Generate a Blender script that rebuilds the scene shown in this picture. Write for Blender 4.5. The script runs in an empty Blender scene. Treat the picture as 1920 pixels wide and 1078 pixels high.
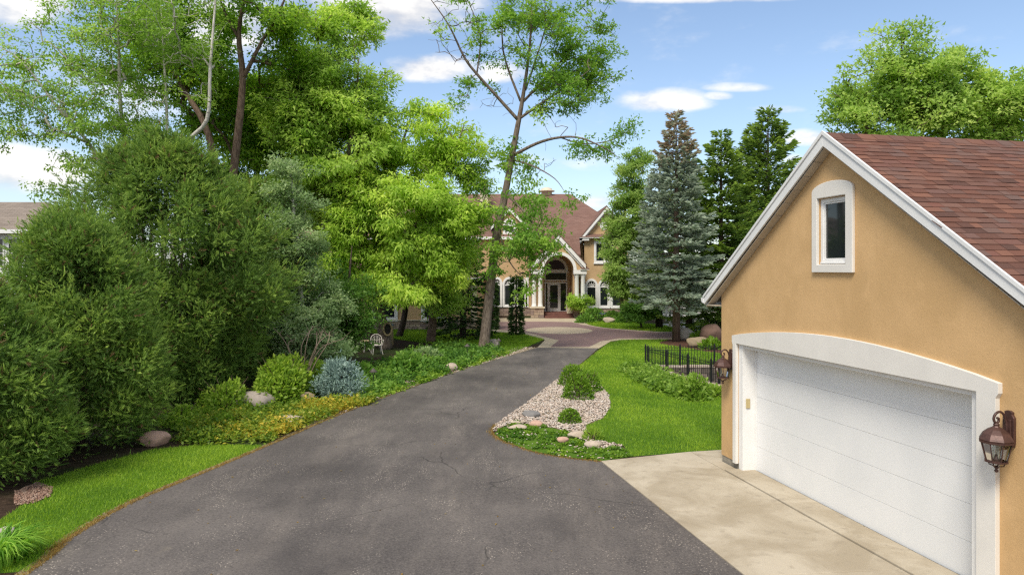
import bpy, bmesh, math, random
import numpy as np
from mathutils import Vector, Matrix
from mathutils.geometry import tessellate_polygon

# ------------------------------------------------------------------ camera, sky, sun, exposure
H, F, CX, HY = 3.85, 1300.0, 960.0, 505.0      # eye height (m), focal length, centre and horizon in photo pixels
scene = bpy.context.scene
C = scene.collection
cam_d = bpy.data.cameras.new('camera'); cam = bpy.data.objects.new('camera', cam_d); C.objects.link(cam)
cam.location = (0, 0, H); cam.rotation_euler = (math.pi/2, 0, 0)
cam_d.sensor_width = 36; cam_d.lens = 36*F/1920; cam_d.shift_y = -34/1920
cam_d.clip_start = .1; cam_d.clip_end = 3000
scene.camera = cam

SUN_AZ, SUN_EL = math.radians(204), math.radians(51)   # azimuth clockwise from +Y (north)
SUN_STRENGTH, SUN_ANGLE, SKY_STRENGTH, EXPOSURE = 2.6, 20, .13, .52
sd = bpy.data.lights.new('sun', 'SUN'); sd.energy = SUN_STRENGTH; sd.angle = math.radians(SUN_ANGLE); sd.color = (1, .93, .80)
sun = bpy.data.objects.new('sun', sd); C.objects.link(sun)
to_sun = Vector((math.sin(SUN_AZ)*math.cos(SUN_EL), math.cos(SUN_AZ)*math.cos(SUN_EL), math.sin(SUN_EL)))
sun.rotation_euler = to_sun.to_track_quat('Z', 'Y').to_euler(); sun.location = to_sun*60

world = bpy.data.worlds.new('World'); scene.world = world; world.use_nodes = True
def make_sky():
    nt = world.node_tree; nt.nodes.clear(); N = nt.nodes.new; L = nt.links.new
    def sock(v, s):
        if isinstance(v, (int, float)): s.default_value = v
        elif isinstance(v, (tuple, list)): s.default_value = v
        else: L(v, s)
    def m(op, a, b=0.0, c=0.0):
        n = N('ShaderNodeMath'); n.operation = op
        for i, v in enumerate((a, b, c)):
            sock(v, n.inputs[i])
        return n.outputs[0]
    def sstep(x, lo, hi):
        n = N('ShaderNodeMapRange'); n.interpolation_type = 'SMOOTHSTEP'
        sock(x, n.inputs[0]); n.inputs[1].default_value = lo; n.inputs[2].default_value = hi
        return n.outputs[0]
    sky = N('ShaderNodeTexSky'); sky.sky_type = 'NISHITA'; sky.sun_disc = False
    sky.sun_elevation = SUN_EL; sky.sun_rotation = SUN_AZ; sky.air_density = 1.0; sky.dust_density = .6; sky.ozone_density = 2.0
    tc = N('ShaderNodeTexCoord'); sp = N('ShaderNodeSeparateXYZ'); L(tc.outputs['Generated'], sp.inputs[0])
    x, y, z = sp.outputs
    ys = m('MAXIMUM', y, .05)
    u = m('DIVIDE', x, ys); v = m('DIVIDE', z, ys)
    # fbm on the direction, flattened vertically
    mp = N('ShaderNodeVectorMath'); mp.operation = 'MULTIPLY'; L(tc.outputs['Generated'], mp.inputs[0]); mp.inputs[1].default_value = (1, 1, 2.3)
    def fbm(scale, det, rough=.55, off=0.0):
        n = N('ShaderNodeTexNoise'); n.inputs['Scale'].default_value = scale; n.inputs['Detail'].default_value = det
        n.inputs['Roughness'].default_value = rough
        a = N('ShaderNodeVectorMath'); a.operation = 'ADD'; L(mp.outputs[0], a.inputs[0]); a.inputs[1].default_value = (off, off*1.7, -off)
        L(a.outputs[0], n.inputs['Vector']); return n.outputs[0]
    n1 = fbm(9, 8); n2 = fbm(3.2, 7, .55, 3.1); n3 = fbm(26, 5, .6, 7)
    # cumulus banks seen in front of the camera: (photo x, y, half width, half height, weight)
    banks = [(735, 15, 170, 105, 1.5), (810, 132, 100, 36, 1.2), (935, 140, 60, 28, 1.0), (1245, 194, 92, 28, 1.0), (1345, 182, 30, 9, .7),
             (1515, 262, 70, 20, 1.0), (1300, -2, 190, 14, .9), (40, 325, 140, 62, 1.2), (40, 20, 100, 60, 1.1), (440, 50, 160, 85, 1.2),
             (250, 190, 170, 90, .35), (1125, 378, 50, 18, .9), (1490, 300, 40, 12, .8), (1390, 166, 60, 10, .5), (1450, 206, 55, 11, .6), (870, 205, 50, 14, .6),
             (1380, 300, 80, 18, .4), (1050, 300, 120, 25, .25)]
    acc = None
    for bx, by, hw, hh, w in banks:
        du = m('DIVIDE', m('SUBTRACT', u, (bx-CX)/F), hw/F); dv = m('DIVIDE', m('SUBTRACT', v, (HY-by)/F), hh/F)
        dv = m('MULTIPLY', dv, m('ADD', 1.0, m('MULTIPLY', m('LESS_THAN', dv, 0.0), .5)))   # flatter base
        d = m('SUBTRACT', 1.0, m('ADD', m('MULTIPLY', du, du), m('MULTIPLY', dv, dv)))
        d = m('MULTIPLY', m('MAXIMUM', d, -1.5), w)
        acc = d if acc is None else m('MAXIMUM', acc, d)
    dens = m('ADD', acc, m('MULTIPLY', m('SUBTRACT', n1, .5), 2.8))
    dens = m('ADD', dens, m('MULTIPLY', m('SUBTRACT', n3, .5), .9))
    front = m('MULTIPLY', sstep(dens, -.2, 1.25), sstep(y, .15, .35))
    # broken cloud over the rest of the sky
    rest = sstep(m('ADD', n2, m('MULTIPLY', m('SUBTRACT', n1, .5), .35)), .38, .60)
    out_of_front = m('SUBTRACT', 1.0, m('MULTIPLY', sstep(y, .45, .7), sstep(m('MULTIPLY', z, -1.0), -.62, -.42)))
    cl = m('MAXIMUM', front, m('MULTIPLY', rest, out_of_front))
    cl = m('MULTIPLY', cl, sstep(z, -.01, .04))
    shade = sstep(m('ADD', n1, m('MULTIPLY', m('SUBTRACT', n3, .5), .4)), .3, .62)
    mixc = N('ShaderNodeMix'); mixc.data_type = 'RGBA'; L(shade, mixc.inputs[0])
    mixc.inputs[6].default_value = (3.9, 4.0, 4.3, 1); mixc.inputs[7].default_value = (6.3, 6.1, 5.8, 1)
    # thin white veil so the blue is the soft blue of a hazy day
    veil = N('ShaderNodeMix'); veil.data_type = 'RGBA'
    vf = m('ADD', .04, m('MULTIPLY', m('POWER', m('SUBTRACT', 1.0, m('MINIMUM', m('MAXIMUM', z, 0.0), 1.0)), 5.0), .34))
    L(vf, veil.inputs[0]); L(sky.outputs[0], veil.inputs[6]); veil.inputs[7].default_value = (3.9, 4.5, 5.3, 1)
    mx = N('ShaderNodeMix'); mx.data_type = 'RGBA'
    L(m('MULTIPLY', cl, .93), mx.inputs[0]); L(veil.outputs[2], mx.inputs[6]); L(mixc.outputs[2], mx.inputs[7])
    bg = N('ShaderNodeBackground'); bg.inputs[1].default_value = SKY_STRENGTH; L(mx.outputs[2], bg.inputs[0])
    o = N('ShaderNodeOutputWorld'); L(bg.outputs[0], o.inputs[0])
make_sky()
world.cycles.sampling_method = 'MANUAL'; world.cycles.sample_map_resolution = 512
vs = scene.view_settings
vs.view_transform = 'Standard'; vs.look = 'None'; vs.gamma = 1; vs.use_curve_mapping = False; vs.exposure = EXPOSURE
scene.render.engine = 'CYCLES'
cy = scene.cycles
cy.use_denoising = False; cy.adaptive_threshold = .006; cy.pixel_filter_type = 'BLACKMAN_HARRIS'; cy.filter_width = 1.3; cy.max_bounces = 5; cy.diffuse_bounces = 3; cy.glossy_bounces = 2; cy.transmission_bounces = 4
cy.transparent_max_bounces = 6; cy.sample_clamp_indirect = 6; cy.caustics_reflective = False; cy.caustics_refractive = False

# ------------------------------------------------------------------ helpers
rng = np.random.default_rng(7); random.seed(7)
def G(px, py, z=0.0):
    Y = (H-z)*F/(py-HY); return Vector(((px-CX)/F*Y, Y, z))
def at(px, py, Y): return Vector(((px-CX)/F*Y, Y, H-(py-HY)/F*Y))
def XA(px, Y): return (px-CX)/F*Y
def ZA(py, Y): return H-(py-HY)/F*Y
def poly(pts): return [tuple(G(*p)[:2]) for p in pts]
def smooth(pts, n=6, closed=False):
    P = [np.array(p, float) for p in pts]; out = []
    m = len(P)
    for i in range(m if closed else m-1):
        p0, p1, p2, p3 = (P[(i-1) % m], P[i], P[(i+1) % m], P[(i+2) % m]) if closed else (P[max(i-1, 0)], P[i], P[i+1], P[min(i+2, m-1)])
        for k in range(n):
            t = k/n
            out.append(tuple(.5*((2*p1)+(-p0+p2)*t+(2*p0-5*p1+4*p2-p3)*t*t+(-p0+3*p1-3*p2+p3)*t**3)))
    if not closed: out.append(tuple(P[-1]))
    return out
def inside(x, y, pl):
    r = np.zeros(len(x), bool); n = len(pl); j = n-1
    for i in range(n):
        xi, yi = pl[i]; xj, yj = pl[j]
        if yi != yj:
            r ^= ((yi > y) != (yj > y)) & (x < (xj-xi)*(y-yi)/(yj-yi)+xi)
        j = i
    return r
def edge_dist(x, y, line):
    d = np.full(len(x), 1e9)
    for (ax, ay), (bx, by) in zip(line[:-1], line[1:]):
        vx, vy = bx-ax, by-ay; l = vx*vx+vy*vy+1e-12
        t = np.clip(((x-ax)*vx+(y-ay)*vy)/l, 0, 1)
        d = np.minimum(d, np.hypot(x-ax-t*vx, y-ay-t*vy))
    return d
def scatter(pl, n, holes=()):
    a = np.array(pl); lo, hi = a.min(0), a.max(0); xs = []; got = 0
    while got < n:
        q = rng.uniform(lo, hi, (n*2, 2)); k = inside(q[:, 0], q[:, 1], pl)
        for h in holes: k &= ~inside(q[:, 0], q[:, 1], h)
        xs.append(q[k]); got += k.sum()
        if len(xs) > 60: break
    return np.concatenate(xs)[:n]
def area(pl):
    a = np.array(pl); x, y = a[:, 0], a[:, 1]
    return abs(np.dot(x, np.roll(y, 1))-np.dot(y, np.roll(x, 1)))/2

class MB:
    def __init__(s): s.v = []; s.f = []
    def add(s, vs, fs):
        o = len(s.v); s.v += [tuple(v) for v in vs]; s.f += [tuple(i+o for i in f) for f in fs]; return s
    def box(s, x0, x1, y0, y1, z0, z1):
        return s.add([(x0,y0,z0),(x1,y0,z0),(x1,y1,z0),(x0,y1,z0),(x0,y0,z1),(x1,y0,z1),(x1,y1,z1),(x0,y1,z1)],
                     [(3,2,1,0),(4,5,6,7),(0,1,5,4),(1,2,6,5),(2,3,7,6),(3,0,4,7)])
    def bar(s, a, b, w, h, up=(0,0,1)):
        a, b = Vector(a), Vector(b); d = (b-a).normalized(); u = Vector(up)
        sd_ = d.cross(u)
        if sd_.length < 1e-4: sd_ = d.cross(Vector((1,0,0)))
        sd_.normalize(); u = sd_.cross(d)
        q = [sd_*(i*w/2)+u*(j*h/2) for i, j in ((-1,-1),(1,-1),(1,1),(-1,1))]
        return s.add([a+k for k in q]+[b+k for k in q], [(0,1,2,3)[::-1],(4,5,6,7),(0,1,5,4),(1,2,6,5),(2,3,7,6),(3,0,4,7)])
    def extrude(s, pts, vec):
        pts = [Vector(p) for p in pts]; n = len(pts); vec = Vector(vec)
        tris = tessellate_polygon([pts])
        s.add(pts+[p+vec for p in pts], [t for t in tris]+[tuple(i+n for i in t[::-1]) for t in tris]+[(i,(i+1)%n,(i+1)%n+n,i+n) for i in range(n)])
        return s
    def tube(s, pts, radii, n=6, cap=True):
        pts = [Vector(p) for p in pts]; m = len(pts)
        if not hasattr(radii, '__len__'): radii = [radii]*m
        vs_ = []; u = None
        for i, p in enumerate(pts):
            d = (pts[min(i+1, m-1)]-pts[max(i-1, 0)])
            if d.length < 1e-9: d = Vector((0,0,1))
            d.normalize()
            if u is None: u = d.orthogonal().normalized()
            else:
                u = u-d*u.dot(d)
                if u.length < 1e-5: u = d.orthogonal()
                u.normalize()
            w = d.cross(u)
            for k in range(n):
                a = 2*math.pi*k/n; vs_.append(p+(u*math.cos(a)+w*math.sin(a))*radii[i])
        fs = [(i*n+k, i*n+(k+1)%n, (i+1)*n+(k+1)%n, (i+1)*n+k) for i in range(m-1) for k in range(n)]
        if cap: fs += [tuple(range(n))[::-1], tuple((m-1)*n+k for k in range(n))]
        return s.add(vs_, fs)
    def lathe(s, prof, n=16, c=(0,0,0), phase=0.0):
        m = len(prof); c = Vector(c)
        vs_ = [c+Vector((r*math.cos(2*math.pi*k/n+phase), r*math.sin(2*math.pi*k/n+phase), z)) for r, z in prof for k in range(n)]
        fs = [(i*n+k, i*n+(k+1)%n, (i+1)*n+(k+1)%n, (i+1)*n+k) for i in range(m-1) for k in range(n)]
        fs += [tuple(range(n))[::-1], tuple((m-1)*n+k for k in range(n))]
        return s.add(vs_, fs)
    def mesh(s, name, mat, sm=False):
        me = bpy.data.meshes.new(name); me.from_pydata(s.v, [], s.f)
        bm = bmesh.new(); bm.from_mesh(me); bmesh.ops.recalc_face_normals(bm, faces=bm.faces); bm.to_mesh(me); bm.free()
        if mat: me.materials.append(mat)
        if sm: me.polygons.foreach_set('use_smooth', [True]*len(me.polygons))
        return me
    def build(s, name, mat, parent=None, sm=False, bevel=0):
        return link(name, s.mesh(name, mat, sm), parent, bevel)
def link(name, me, parent=None, bevel=0):
    o = bpy.data.objects.new(name, me); C.objects.link(o)
    if parent is not None: o.parent = parent
    if bevel:
        b = o.modifiers.new('bevel', 'BEVEL'); b.width = bevel; b.segments = 2; b.limit_method = 'ANGLE'
    return o
def tag(o, label=None, cat=None, group=None, kind=None):
    for k, v in (('label', label), ('category', cat), ('group', group), ('kind', kind)):
        if v: o[k] = v
    return o
def thing(name, label, cat, loc=(0,0,0), rz=0.0, group=None):
    o = bpy.data.objects.new(name, None); C.objects.link(o); o.location = loc; o.rotation_euler = (0,0,rz)
    o.empty_display_size = .2
    return tag(o, label, cat, group)
def copy_tree(o, parent=None):
    c = o.copy(); C.objects.link(c); c.parent = parent
    for ch in list(o.children): copy_tree(ch, c)
    return c
def sheet(name, pl, z, mat, holes=(), kind='structure', label=None, cat=None, parent=None):
    loops = [[Vector((x, y, 0)) for x, y in q] for q in (pl,)+tuple(holes)]
    tris = tessellate_polygon(loops); vs_ = [(p.x, p.y, z) for l in loops for p in l]
    me = bpy.data.meshes.new(name); me.from_pydata(vs_, [], [t for t in tris])
    bm = bmesh.new(); bm.from_mesh(me)
    for f in bm.faces:
        if f.normal.z < 0: f.normal_flip()
    bm.to_mesh(me); bm.free(); me.materials.append(mat)
    o = link(name, me, parent)
    return tag(o, label, cat, None, kind if parent is None or kind == 'stuff' else None)
def wall_mb(outer, holes, thick):
    """panel in the local XZ plane, front face at y=0, back at y=thick"""
    loops = [[Vector((x, z, 0)) for x, z in q] for q in [outer]+list(holes)]
    tris = tessellate_polygon(loops); flat = [p for l in loops for p in l]; n = len(flat)
    mb = MB(); vs_ = [(p.x, 0, p.y) for p in flat]+[(p.x, thick, p.y) for p in flat]
    fs = [tuple(t) for t in tris]+[tuple(i+n for i in t) for t in tris]; o = 0
    for l in loops:
        m = len(l); fs += [(o+i, o+(i+1) % m, o+(i+1) % m+n, o+i+n) for i in range(m)]; o += m
    return mb.add(vs_, fs)
def ring_mb(outer, inner, y0, y1):
    """frame between two loops with equal point counts, in XZ, from y0 (front) to y1"""
    n = len(outer); mb = MB()
    vs_ = [(x, y, z) for y in (y0, y1) for q in (outer, inner) for x, z in q]
    fs = []
    for i in range(n):
        j = (i+1) % n
        fs += [(i, j, n+j, n+i), (2*n+i, 3*n+i, 3*n+j, 2*n+j), (i, 2*n+i, 2*n+j, j), (n+i, n+j, 3*n+j, 3*n+i)]
    return mb.add(vs_, fs)
def rect(x0, x1, z0, z1): return [(x0,z0),(x1,z0),(x1,z1),(x0,z1)]
def arched(x0, x1, z0, zs, rise, n=10):
    """rectangle with a segmental or round arch on top: spring height zs, rise above it"""
    w = (x1-x0)/2; c = (x0+x1)/2; p = [(x0,z0),(x1,z0)]
    for k in range(n+1):
        a = math.pi*k/n; p.append((c+w*math.cos(a), zs+rise*math.sin(a)))
    return p

# ------------------------------------------------------------------ materials
class NT:
    def __init__(s, name):
        s.m = bpy.data.materials.new(name); s.m.use_nodes = True; s.t = s.m.node_tree; s.t.nodes.clear()
        s.out = s.t.nodes.new('ShaderNodeOutputMaterial')
    def n(s, t, **kw):
        x = s.t.nodes.new('ShaderNode'+t)
        for k, v in kw.items(): setattr(x, k, v)
        return x
    def l(s, a, b): s.t.links.new(a, b)
    def put(s, v, so):
        if hasattr(v, 'is_output'): s.l(v, so)
        else: so.default_value = v
    def math(s, op, a, b=0.0, c=0.0):
        x = s.n('Math', operation=op)
        for i, v in enumerate((a, b, c)): s.put(v, x.inputs[i])
        return x.outputs[0]
    def coord(s, which='Object', scale=(1,1,1)):
        tc = s.n('TexCoord'); mp = s.n('Mapping'); mp.inputs['Scale'].default_value = scale; s.l(tc.outputs[which], mp.inputs[0]); return mp.outputs[0]
    def pos(s, scale=(1,1,1)):
        g = s.n('NewGeometry'); mp = s.n('Mapping'); mp.inputs['Scale'].default_value = scale; s.l(g.outputs['Position'], mp.inputs[0]); return mp.outputs[0]
    def noise(s, vec, scale, det=4, rough=.55, dist=0.0):
        x = s.n('TexNoise'); s.l(vec, x.inputs['Vector']); x.inputs['Scale'].default_value = scale; x.inputs['Detail'].default_value = det
        x.inputs['Roughness'].default_value = rough; x.inputs['Distortion'].default_value = dist; return x.outputs[0]
    def voro(s, vec, scale, feat='F1', out='Distance'):
        x = s.n('TexVoronoi', feature=feat); s.l(vec, x.inputs['Vector']); x.inputs['Scale'].default_value = scale; return x.outputs[out]
    def step(s, x, lo, hi, a=0.0, b=1.0):
        r = s.n('MapRange', interpolation_type='SMOOTHSTEP'); s.put(x, r.inputs[0])
        for i, v in enumerate((lo, hi, a, b)): r.inputs[i+1].default_value = v
        return r.outputs[0]
    def mix(s, f, a, b):
        x = s.n('Mix', data_type='RGBA'); s.put(f, x.inputs[0])
        for v, k in ((a, 6), (b, 7)): s.put((*v, 1) if isinstance(v, tuple) and len(v) == 3 else v, x.inputs[k])
        return x.outputs[2]
    def ramp(s, f, cols):
        x = s.n('ValToRGB'); e = x.color_ramp.elements
        while len(e) < len(cols): e.new(.5)
        for i, (p, c) in enumerate(cols): e[i].position = p; e[i].color = (*c, 1)
        s.put(f, x.inputs[0]); return x.outputs[0]
    def bsdf(s, col, rough=.8, spec=.3, bump=None, bstr=.3, bdist=.01, metal=0.0, **kw):
        b = s.n('BsdfPrincipled'); s.put((*col, 1) if isinstance(col, tuple) and len(col) == 3 else col, b.inputs['Base Color'])
        s.put(rough, b.inputs['Roughness']); b.inputs['Specular IOR Level'].default_value = spec; b.inputs['Metallic'].default_value = metal
        if bump is not None:
            bp = s.n('Bump'); bp.inputs['Strength'].default_value = bstr; bp.inputs['Distance'].default_value = bdist; s.l(bump, bp.inputs['Height']); s.l(bp.outputs[0], b.inputs['Normal'])
        s.l(b.outputs[0], s.out.inputs[0]); s.b = b
        return s.m
def plain(name, col, var=.12, scale=3, rough=.7, spec=.3, metal=0.0, bscale=40, bstr=.15):
    t = NT(name); p = t.pos(); a = t.noise(p, scale, 5); b = t.noise(p, bscale, 3)
    k = t.math('ADD', t.math('MULTIPLY', a, .7), t.math('MULTIPLY', b, .3))
    c = t.mix(t.step(k, .3, .7), tuple(x*(1-var) for x in col), tuple(min(1, x*(1+var)) for x in col))
    return t.bsdf(c, rough, spec, b, bstr, .01, metal)
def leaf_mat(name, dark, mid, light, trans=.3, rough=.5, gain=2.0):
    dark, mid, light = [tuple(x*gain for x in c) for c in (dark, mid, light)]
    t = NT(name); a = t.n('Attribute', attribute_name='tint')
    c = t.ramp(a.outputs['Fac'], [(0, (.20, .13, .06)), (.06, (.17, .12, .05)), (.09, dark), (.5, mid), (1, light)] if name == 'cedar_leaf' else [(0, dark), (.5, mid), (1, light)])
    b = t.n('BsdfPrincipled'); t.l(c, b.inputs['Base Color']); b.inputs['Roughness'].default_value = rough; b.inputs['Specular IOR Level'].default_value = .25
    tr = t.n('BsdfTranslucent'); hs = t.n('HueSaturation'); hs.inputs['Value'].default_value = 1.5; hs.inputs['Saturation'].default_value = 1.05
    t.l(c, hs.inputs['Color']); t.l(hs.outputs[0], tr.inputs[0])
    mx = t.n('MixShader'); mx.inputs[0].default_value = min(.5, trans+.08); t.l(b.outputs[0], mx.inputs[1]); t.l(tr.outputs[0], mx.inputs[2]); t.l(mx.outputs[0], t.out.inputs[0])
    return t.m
def asphalt_mat():
    t = NT('asphalt'); p = t.pos()
    big = t.noise(p, .35, 5, .6); streak = t.noise(t.pos((1.2, .22, 1)), 1.0, 6, .68, .25); mid = t.noise(t.pos((1, .5, 1)), 1.6, 8, .72); fine = t.noise(p, 42, 3, .7); grit = t.voro(p, 24)
    c = t.mix(t.step(big, .35, .68), (.078, .069, .066), (.135, .119, .110))
    c = t.mix(t.math('MULTIPLY', t.step(streak, .44, .72), .5), c, (.215, .184, .160))
    c = t.mix(t.math('MULTIPLY', t.step(mid, .45, .72), .6), c, (.072, .064, .062))
    worn = t.step(t.noise(t.pos((1, .45, 1)), 1.1, 6, .75), .47, .64)
    c = t.mix(t.math('MULTIPLY', t.math('MULTIPLY', t.step(grit, .30, .16), worn), 1.0), c, (.50, .43, .36))
    c = t.mix(t.math('MULTIPLY', t.step(fine, .38, .72), .5), c, (.215, .19, .172))
    c = t.mix(t.math('MULTIPLY', t.step(t.noise(p, 31, 2, .6), .52, .7), .45), c, (.045, .041, .040))
    stain = t.noise(t.pos((.8, .5, 1)), .55, 3, .5)
    c = t.mix(t.math('MULTIPLY', t.step(stain, .50, .72), .6), c, (.050, .045, .045))
    oil = t.math('MULTIPLY', t.step(t.noise(p, .9, 3), .70, .78), .3); c = t.mix(oil, c, (.26, .22, .165))
    # seams and cracks
    wp = t.n('VectorMath', operation='ADD'); t.l(p, wp.inputs[0])
    nz = t.n('TexNoise'); t.l(p, nz.inputs['Vector']); nz.inputs['Scale'].default_value = 1.3; nz.inputs['Detail'].default_value = 6
    sc = t.n('VectorMath', operation='SCALE'); t.l(nz.outputs['Color'], sc.inputs[0]); sc.inputs['Scale'].default_value = .55; t.l(sc.outputs[0], wp.inputs[1])
    cr = t.voro(wp.outputs[0], .24, 'DISTANCE_TO_EDGE')
    crack = t.math('MULTIPLY', t.step(cr, .0045, .001), t.step(t.noise(p, .5, 2), .46, .6))
    c = t.mix(t.math('MULTIPLY', crack, .55), c, (.025, .024, .023))
    h = t.math('SUBTRACT', t.math('ADD', t.math('MULTIPLY', fine, .6), grit), crack)
    return t.bsdf(c, .86, .25, h, .35, .012)
def concrete_mat():
    t = NT('concrete'); p = t.pos(); a = t.noise(p, .9, 6, .62, .6); b = t.noise(p, 5, 5, .6); f = t.noise(p, 90, 2)
    c = t.mix(t.step(a, .35, .66), (.36, .30, .215), (.50, .435, .335))
    c = t.mix(t.math('MULTIPLY', t.step(b, .52, .75), .5), c, (.26, .215, .16))
    c = t.mix(t.math('MULTIPLY', t.step(f, .5, .8), .3), c, (.24, .22, .19))
    return t.bsdf(c, .85, .25, f, .25, .006)
def stucco_mat(name, col):
    t = NT(name); p = t.pos(); f = t.noise(p, 75, 4, .7); g = t.noise(p, 28, 3, .6); a = t.noise(p, .9, 5, .6, .4); b = t.noise(p, 4.5, 5, .62)
    c = t.mix(t.step(a, .35, .68), tuple(x*y for x, y in zip(col, (.90, .90, .88))), tuple(x*y for x, y in zip(col, (1.05, 1.06, 1.08))))
    c = t.mix(t.math('MULTIPLY', t.step(b, .5, .78), .5), c, tuple(x*y for x, y in zip(col, (1.12, 1.13, 1.16))))
    c = t.mix(t.math('MULTIPLY', t.step(f, .48, .72), .55), c, tuple(x*.72 for x in col))
    sp = t.n('SeparateXYZ'); t.l(p, sp.inputs[0]); st = t.noise(t.pos((1, 1, .12)), 7, 4, .65)
    c = t.mix(t.math('MULTIPLY', t.math('MULTIPLY', t.step(st, .52, .75), t.step(t.noise(p, .7, 3), .5, .7)), .35), c, tuple(x*y for x, y in zip(col, (.74, .76, .8))))
    c = t.mix(t.math('MULTIPLY', t.math('MULTIPLY', t.step(sp.outputs[2], .75, .1), t.step(b, .3, .7)), .4), c, (.22, .16, .10))
    return t.bsdf(c, .92, .15, t.math('ADD', f, g), .3, .008)
def shingle_mat():
    t = NT('shingle'); oi = t.n('ObjectInfo'); g = t.n('NewGeometry'); p = t.pos()
    r = t.math('FRACT', t.math('ADD', oi.outputs['Random'], g.outputs['Random Per Island']))
    c = t.ramp(r, [(0, (.080, .043, .035)), (.25, (.150, .066, .046)), (.45, (.120, .068, .056)), (.65, (.200, .092, .062)), (.82, (.125, .085, .075)), (1, (.165, .070, .052))])
    f = t.noise(p, 130, 3, .7); a = t.noise(p, 1.3, 4)
    c = t.mix(t.math('MULTIPLY', t.step(f, .4, .72), .45), c, (.21, .115, .085))
    c = t.mix(t.math('MULTIPLY', t.step(a, .5, .75), .25), c, (.08, .04, .033))
    return t.bsdf(c, .93, .15, f, .5, .006)
def far_shingle_mat(name, c1, c2, mort):
    t = NT(name); g = t.n('NewGeometry'); sp = t.n('SeparateXYZ'); t.l(g.outputs['Position'], sp.inputs[0])
    cb = t.n('CombineXYZ'); t.l(t.math('ADD', sp.outputs[0], t.math('MULTIPLY', sp.outputs[1], .37)), cb.inputs[0]); t.l(t.math('MULTIPLY', sp.outputs[2], 1.6), cb.inputs[1])
    b = t.n('TexBrick'); t.l(cb.outputs[0], b.inputs['Vector']); b.inputs['Scale'].default_value = 1
    b.inputs['Brick Width'].default_value = .5; b.inputs['Row Height'].default_value = .17; b.inputs['Mortar Size'].default_value = .012; b.inputs['Bias'].default_value = 0
    for k, c in (('Color1', c1), ('Color2', c2), ('Mortar', mort)): b.inputs[k].default_value = (*c, 1)
    n = t.noise(t.pos(), .9, 5); c = t.mix(t.math('MULTIPLY', t.step(n, .4, .7), .35), b.outputs[0], tuple(x*1.4 for x in c1))
    return t.bsdf(c, .93, .15, b.outputs['Fac'], -.3, .01)
def rand_mat(name, cols, rough=.85, fscale=25, spec=.25):
    """stone-like: colour picked per piece, mottled"""
    t = NT(name); oi = t.n('ObjectInfo'); g = t.n('NewGeometry'); p = t.pos()
    r = t.math('FRACT', t.math('ADD', oi.outputs['Random'], g.outputs['Random Per Island']))
    c = t.ramp(r, [(i/(len(cols)-1), k) for i, k in enumerate(cols)])
    f = t.noise(p, fscale, 5, .65); a = t.noise(p, fscale/6, 4)
    dk = t.n('HueSaturation'); dk.inputs['Value'].default_value = .62; t.l(c, dk.inputs['Color'])
    c = t.mix(t.math('MULTIPLY', t.step(f, .42, .72), .55), c, dk.outputs[0])
    return t.bsdf(c, rough, spec, t.math('ADD', f, a), .5, .02)
def bark_mat(name, dark, light, birch=False):
    t = NT(name); p = t.pos((1, 1, .22)); n = t.noise(p, 16, 5, .65, .6); b = t.noise(t.pos(), 1.5, 4)
    c = t.mix(t.step(n, .35, .65), dark, light)
    if birch:
        k = t.noise(t.pos((1, 1, 4)), 5, 3); c = t.mix(t.step(k, .6, .68), c, (.05, .045, .04))
    c = t.mix(t.math('MULTIPLY', t.step(b, .5, .75), .3), c, tuple(x*.7 for x in light))
    return t.bsdf(c, .92, .15, n, .8, .03)
def ground_mat():
    t = NT('ground_soil'); p = t.pos(); a = t.noise(p, .25, 5, .6); b = t.noise(p, 6, 5, .7); f = t.noise(p, 45, 3, .7)
    c = t.mix(t.step(b, .35, .7), (.035, .023, .016), (.085, .055, .038))
    c = t.mix(t.math('MULTIPLY', t.step(a, .45, .6), .8), c, (.035, .062, .016))
    c = t.mix(t.math('MULTIPLY', t.step(f, .5, .8), .4), c, (.14, .095, .065))
    return t.bsdf(c, .95, .1, f, .8, .04)
def mulch_mat(name, c1, c2):
    t = NT(name); p = t.pos((1, .6, 1)); b = t.noise(p, 22, 4, .75, 1.0); a = t.noise(p, 2, 4)
    c = t.mix(t.step(b, .35, .7), c1, c2); c = t.mix(t.math('MULTIPLY', t.step(a, .5, .75), .4), c, tuple(x*.6 for x in c1))
    return t.bsdf(c, .95, .1, b, .9, .03)
def turf_mat():
    t = NT('turf'); p = t.pos(); a = t.noise(p, .5, 5, .6); b = t.noise(p, 12, 4, .7)
    c = t.mix(t.step(a, .35, .65), (.055, .125, .012), (.095, .175, .018)); c = t.mix(t.math('MULTIPLY', t.step(b, .45, .75), .5), c, (.03, .075, .008))
    return t.bsdf(c, .9, .1, b, .8, .03)
def paver_mat():
    t = NT('paver'); p = t.pos(); b = t.n('TexBrick'); t.l(p, b.inputs['Vector']); b.inputs['Scale'].default_value = 1
    b.inputs['Brick Width'].default_value = .28; b.inputs['Row Height'].default_value = .14; b.inputs['Mortar Size'].default_value = .006
    b.inputs['Color1'].default_value = (.27, .165, .15, 1); b.inputs['Color2'].default_value = (.22, .15, .145, 1); b.inputs['Mortar'].default_value = (.14, .105, .095, 1)
    a = t.noise(p, .6, 5); c = t.mix(t.math('MULTIPLY', t.step(a, .4, .7), .4), b.outputs[0], (.31, .21, .19))
    return t.bsdf(c, .85, .25, b.outputs['Fac'], -.2, .01)
def glass_mat(name='window_glass', col=(.016, .02, .022), rough=.03):
    t = NT(name); return t.bsdf(col, rough, .6)
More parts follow.
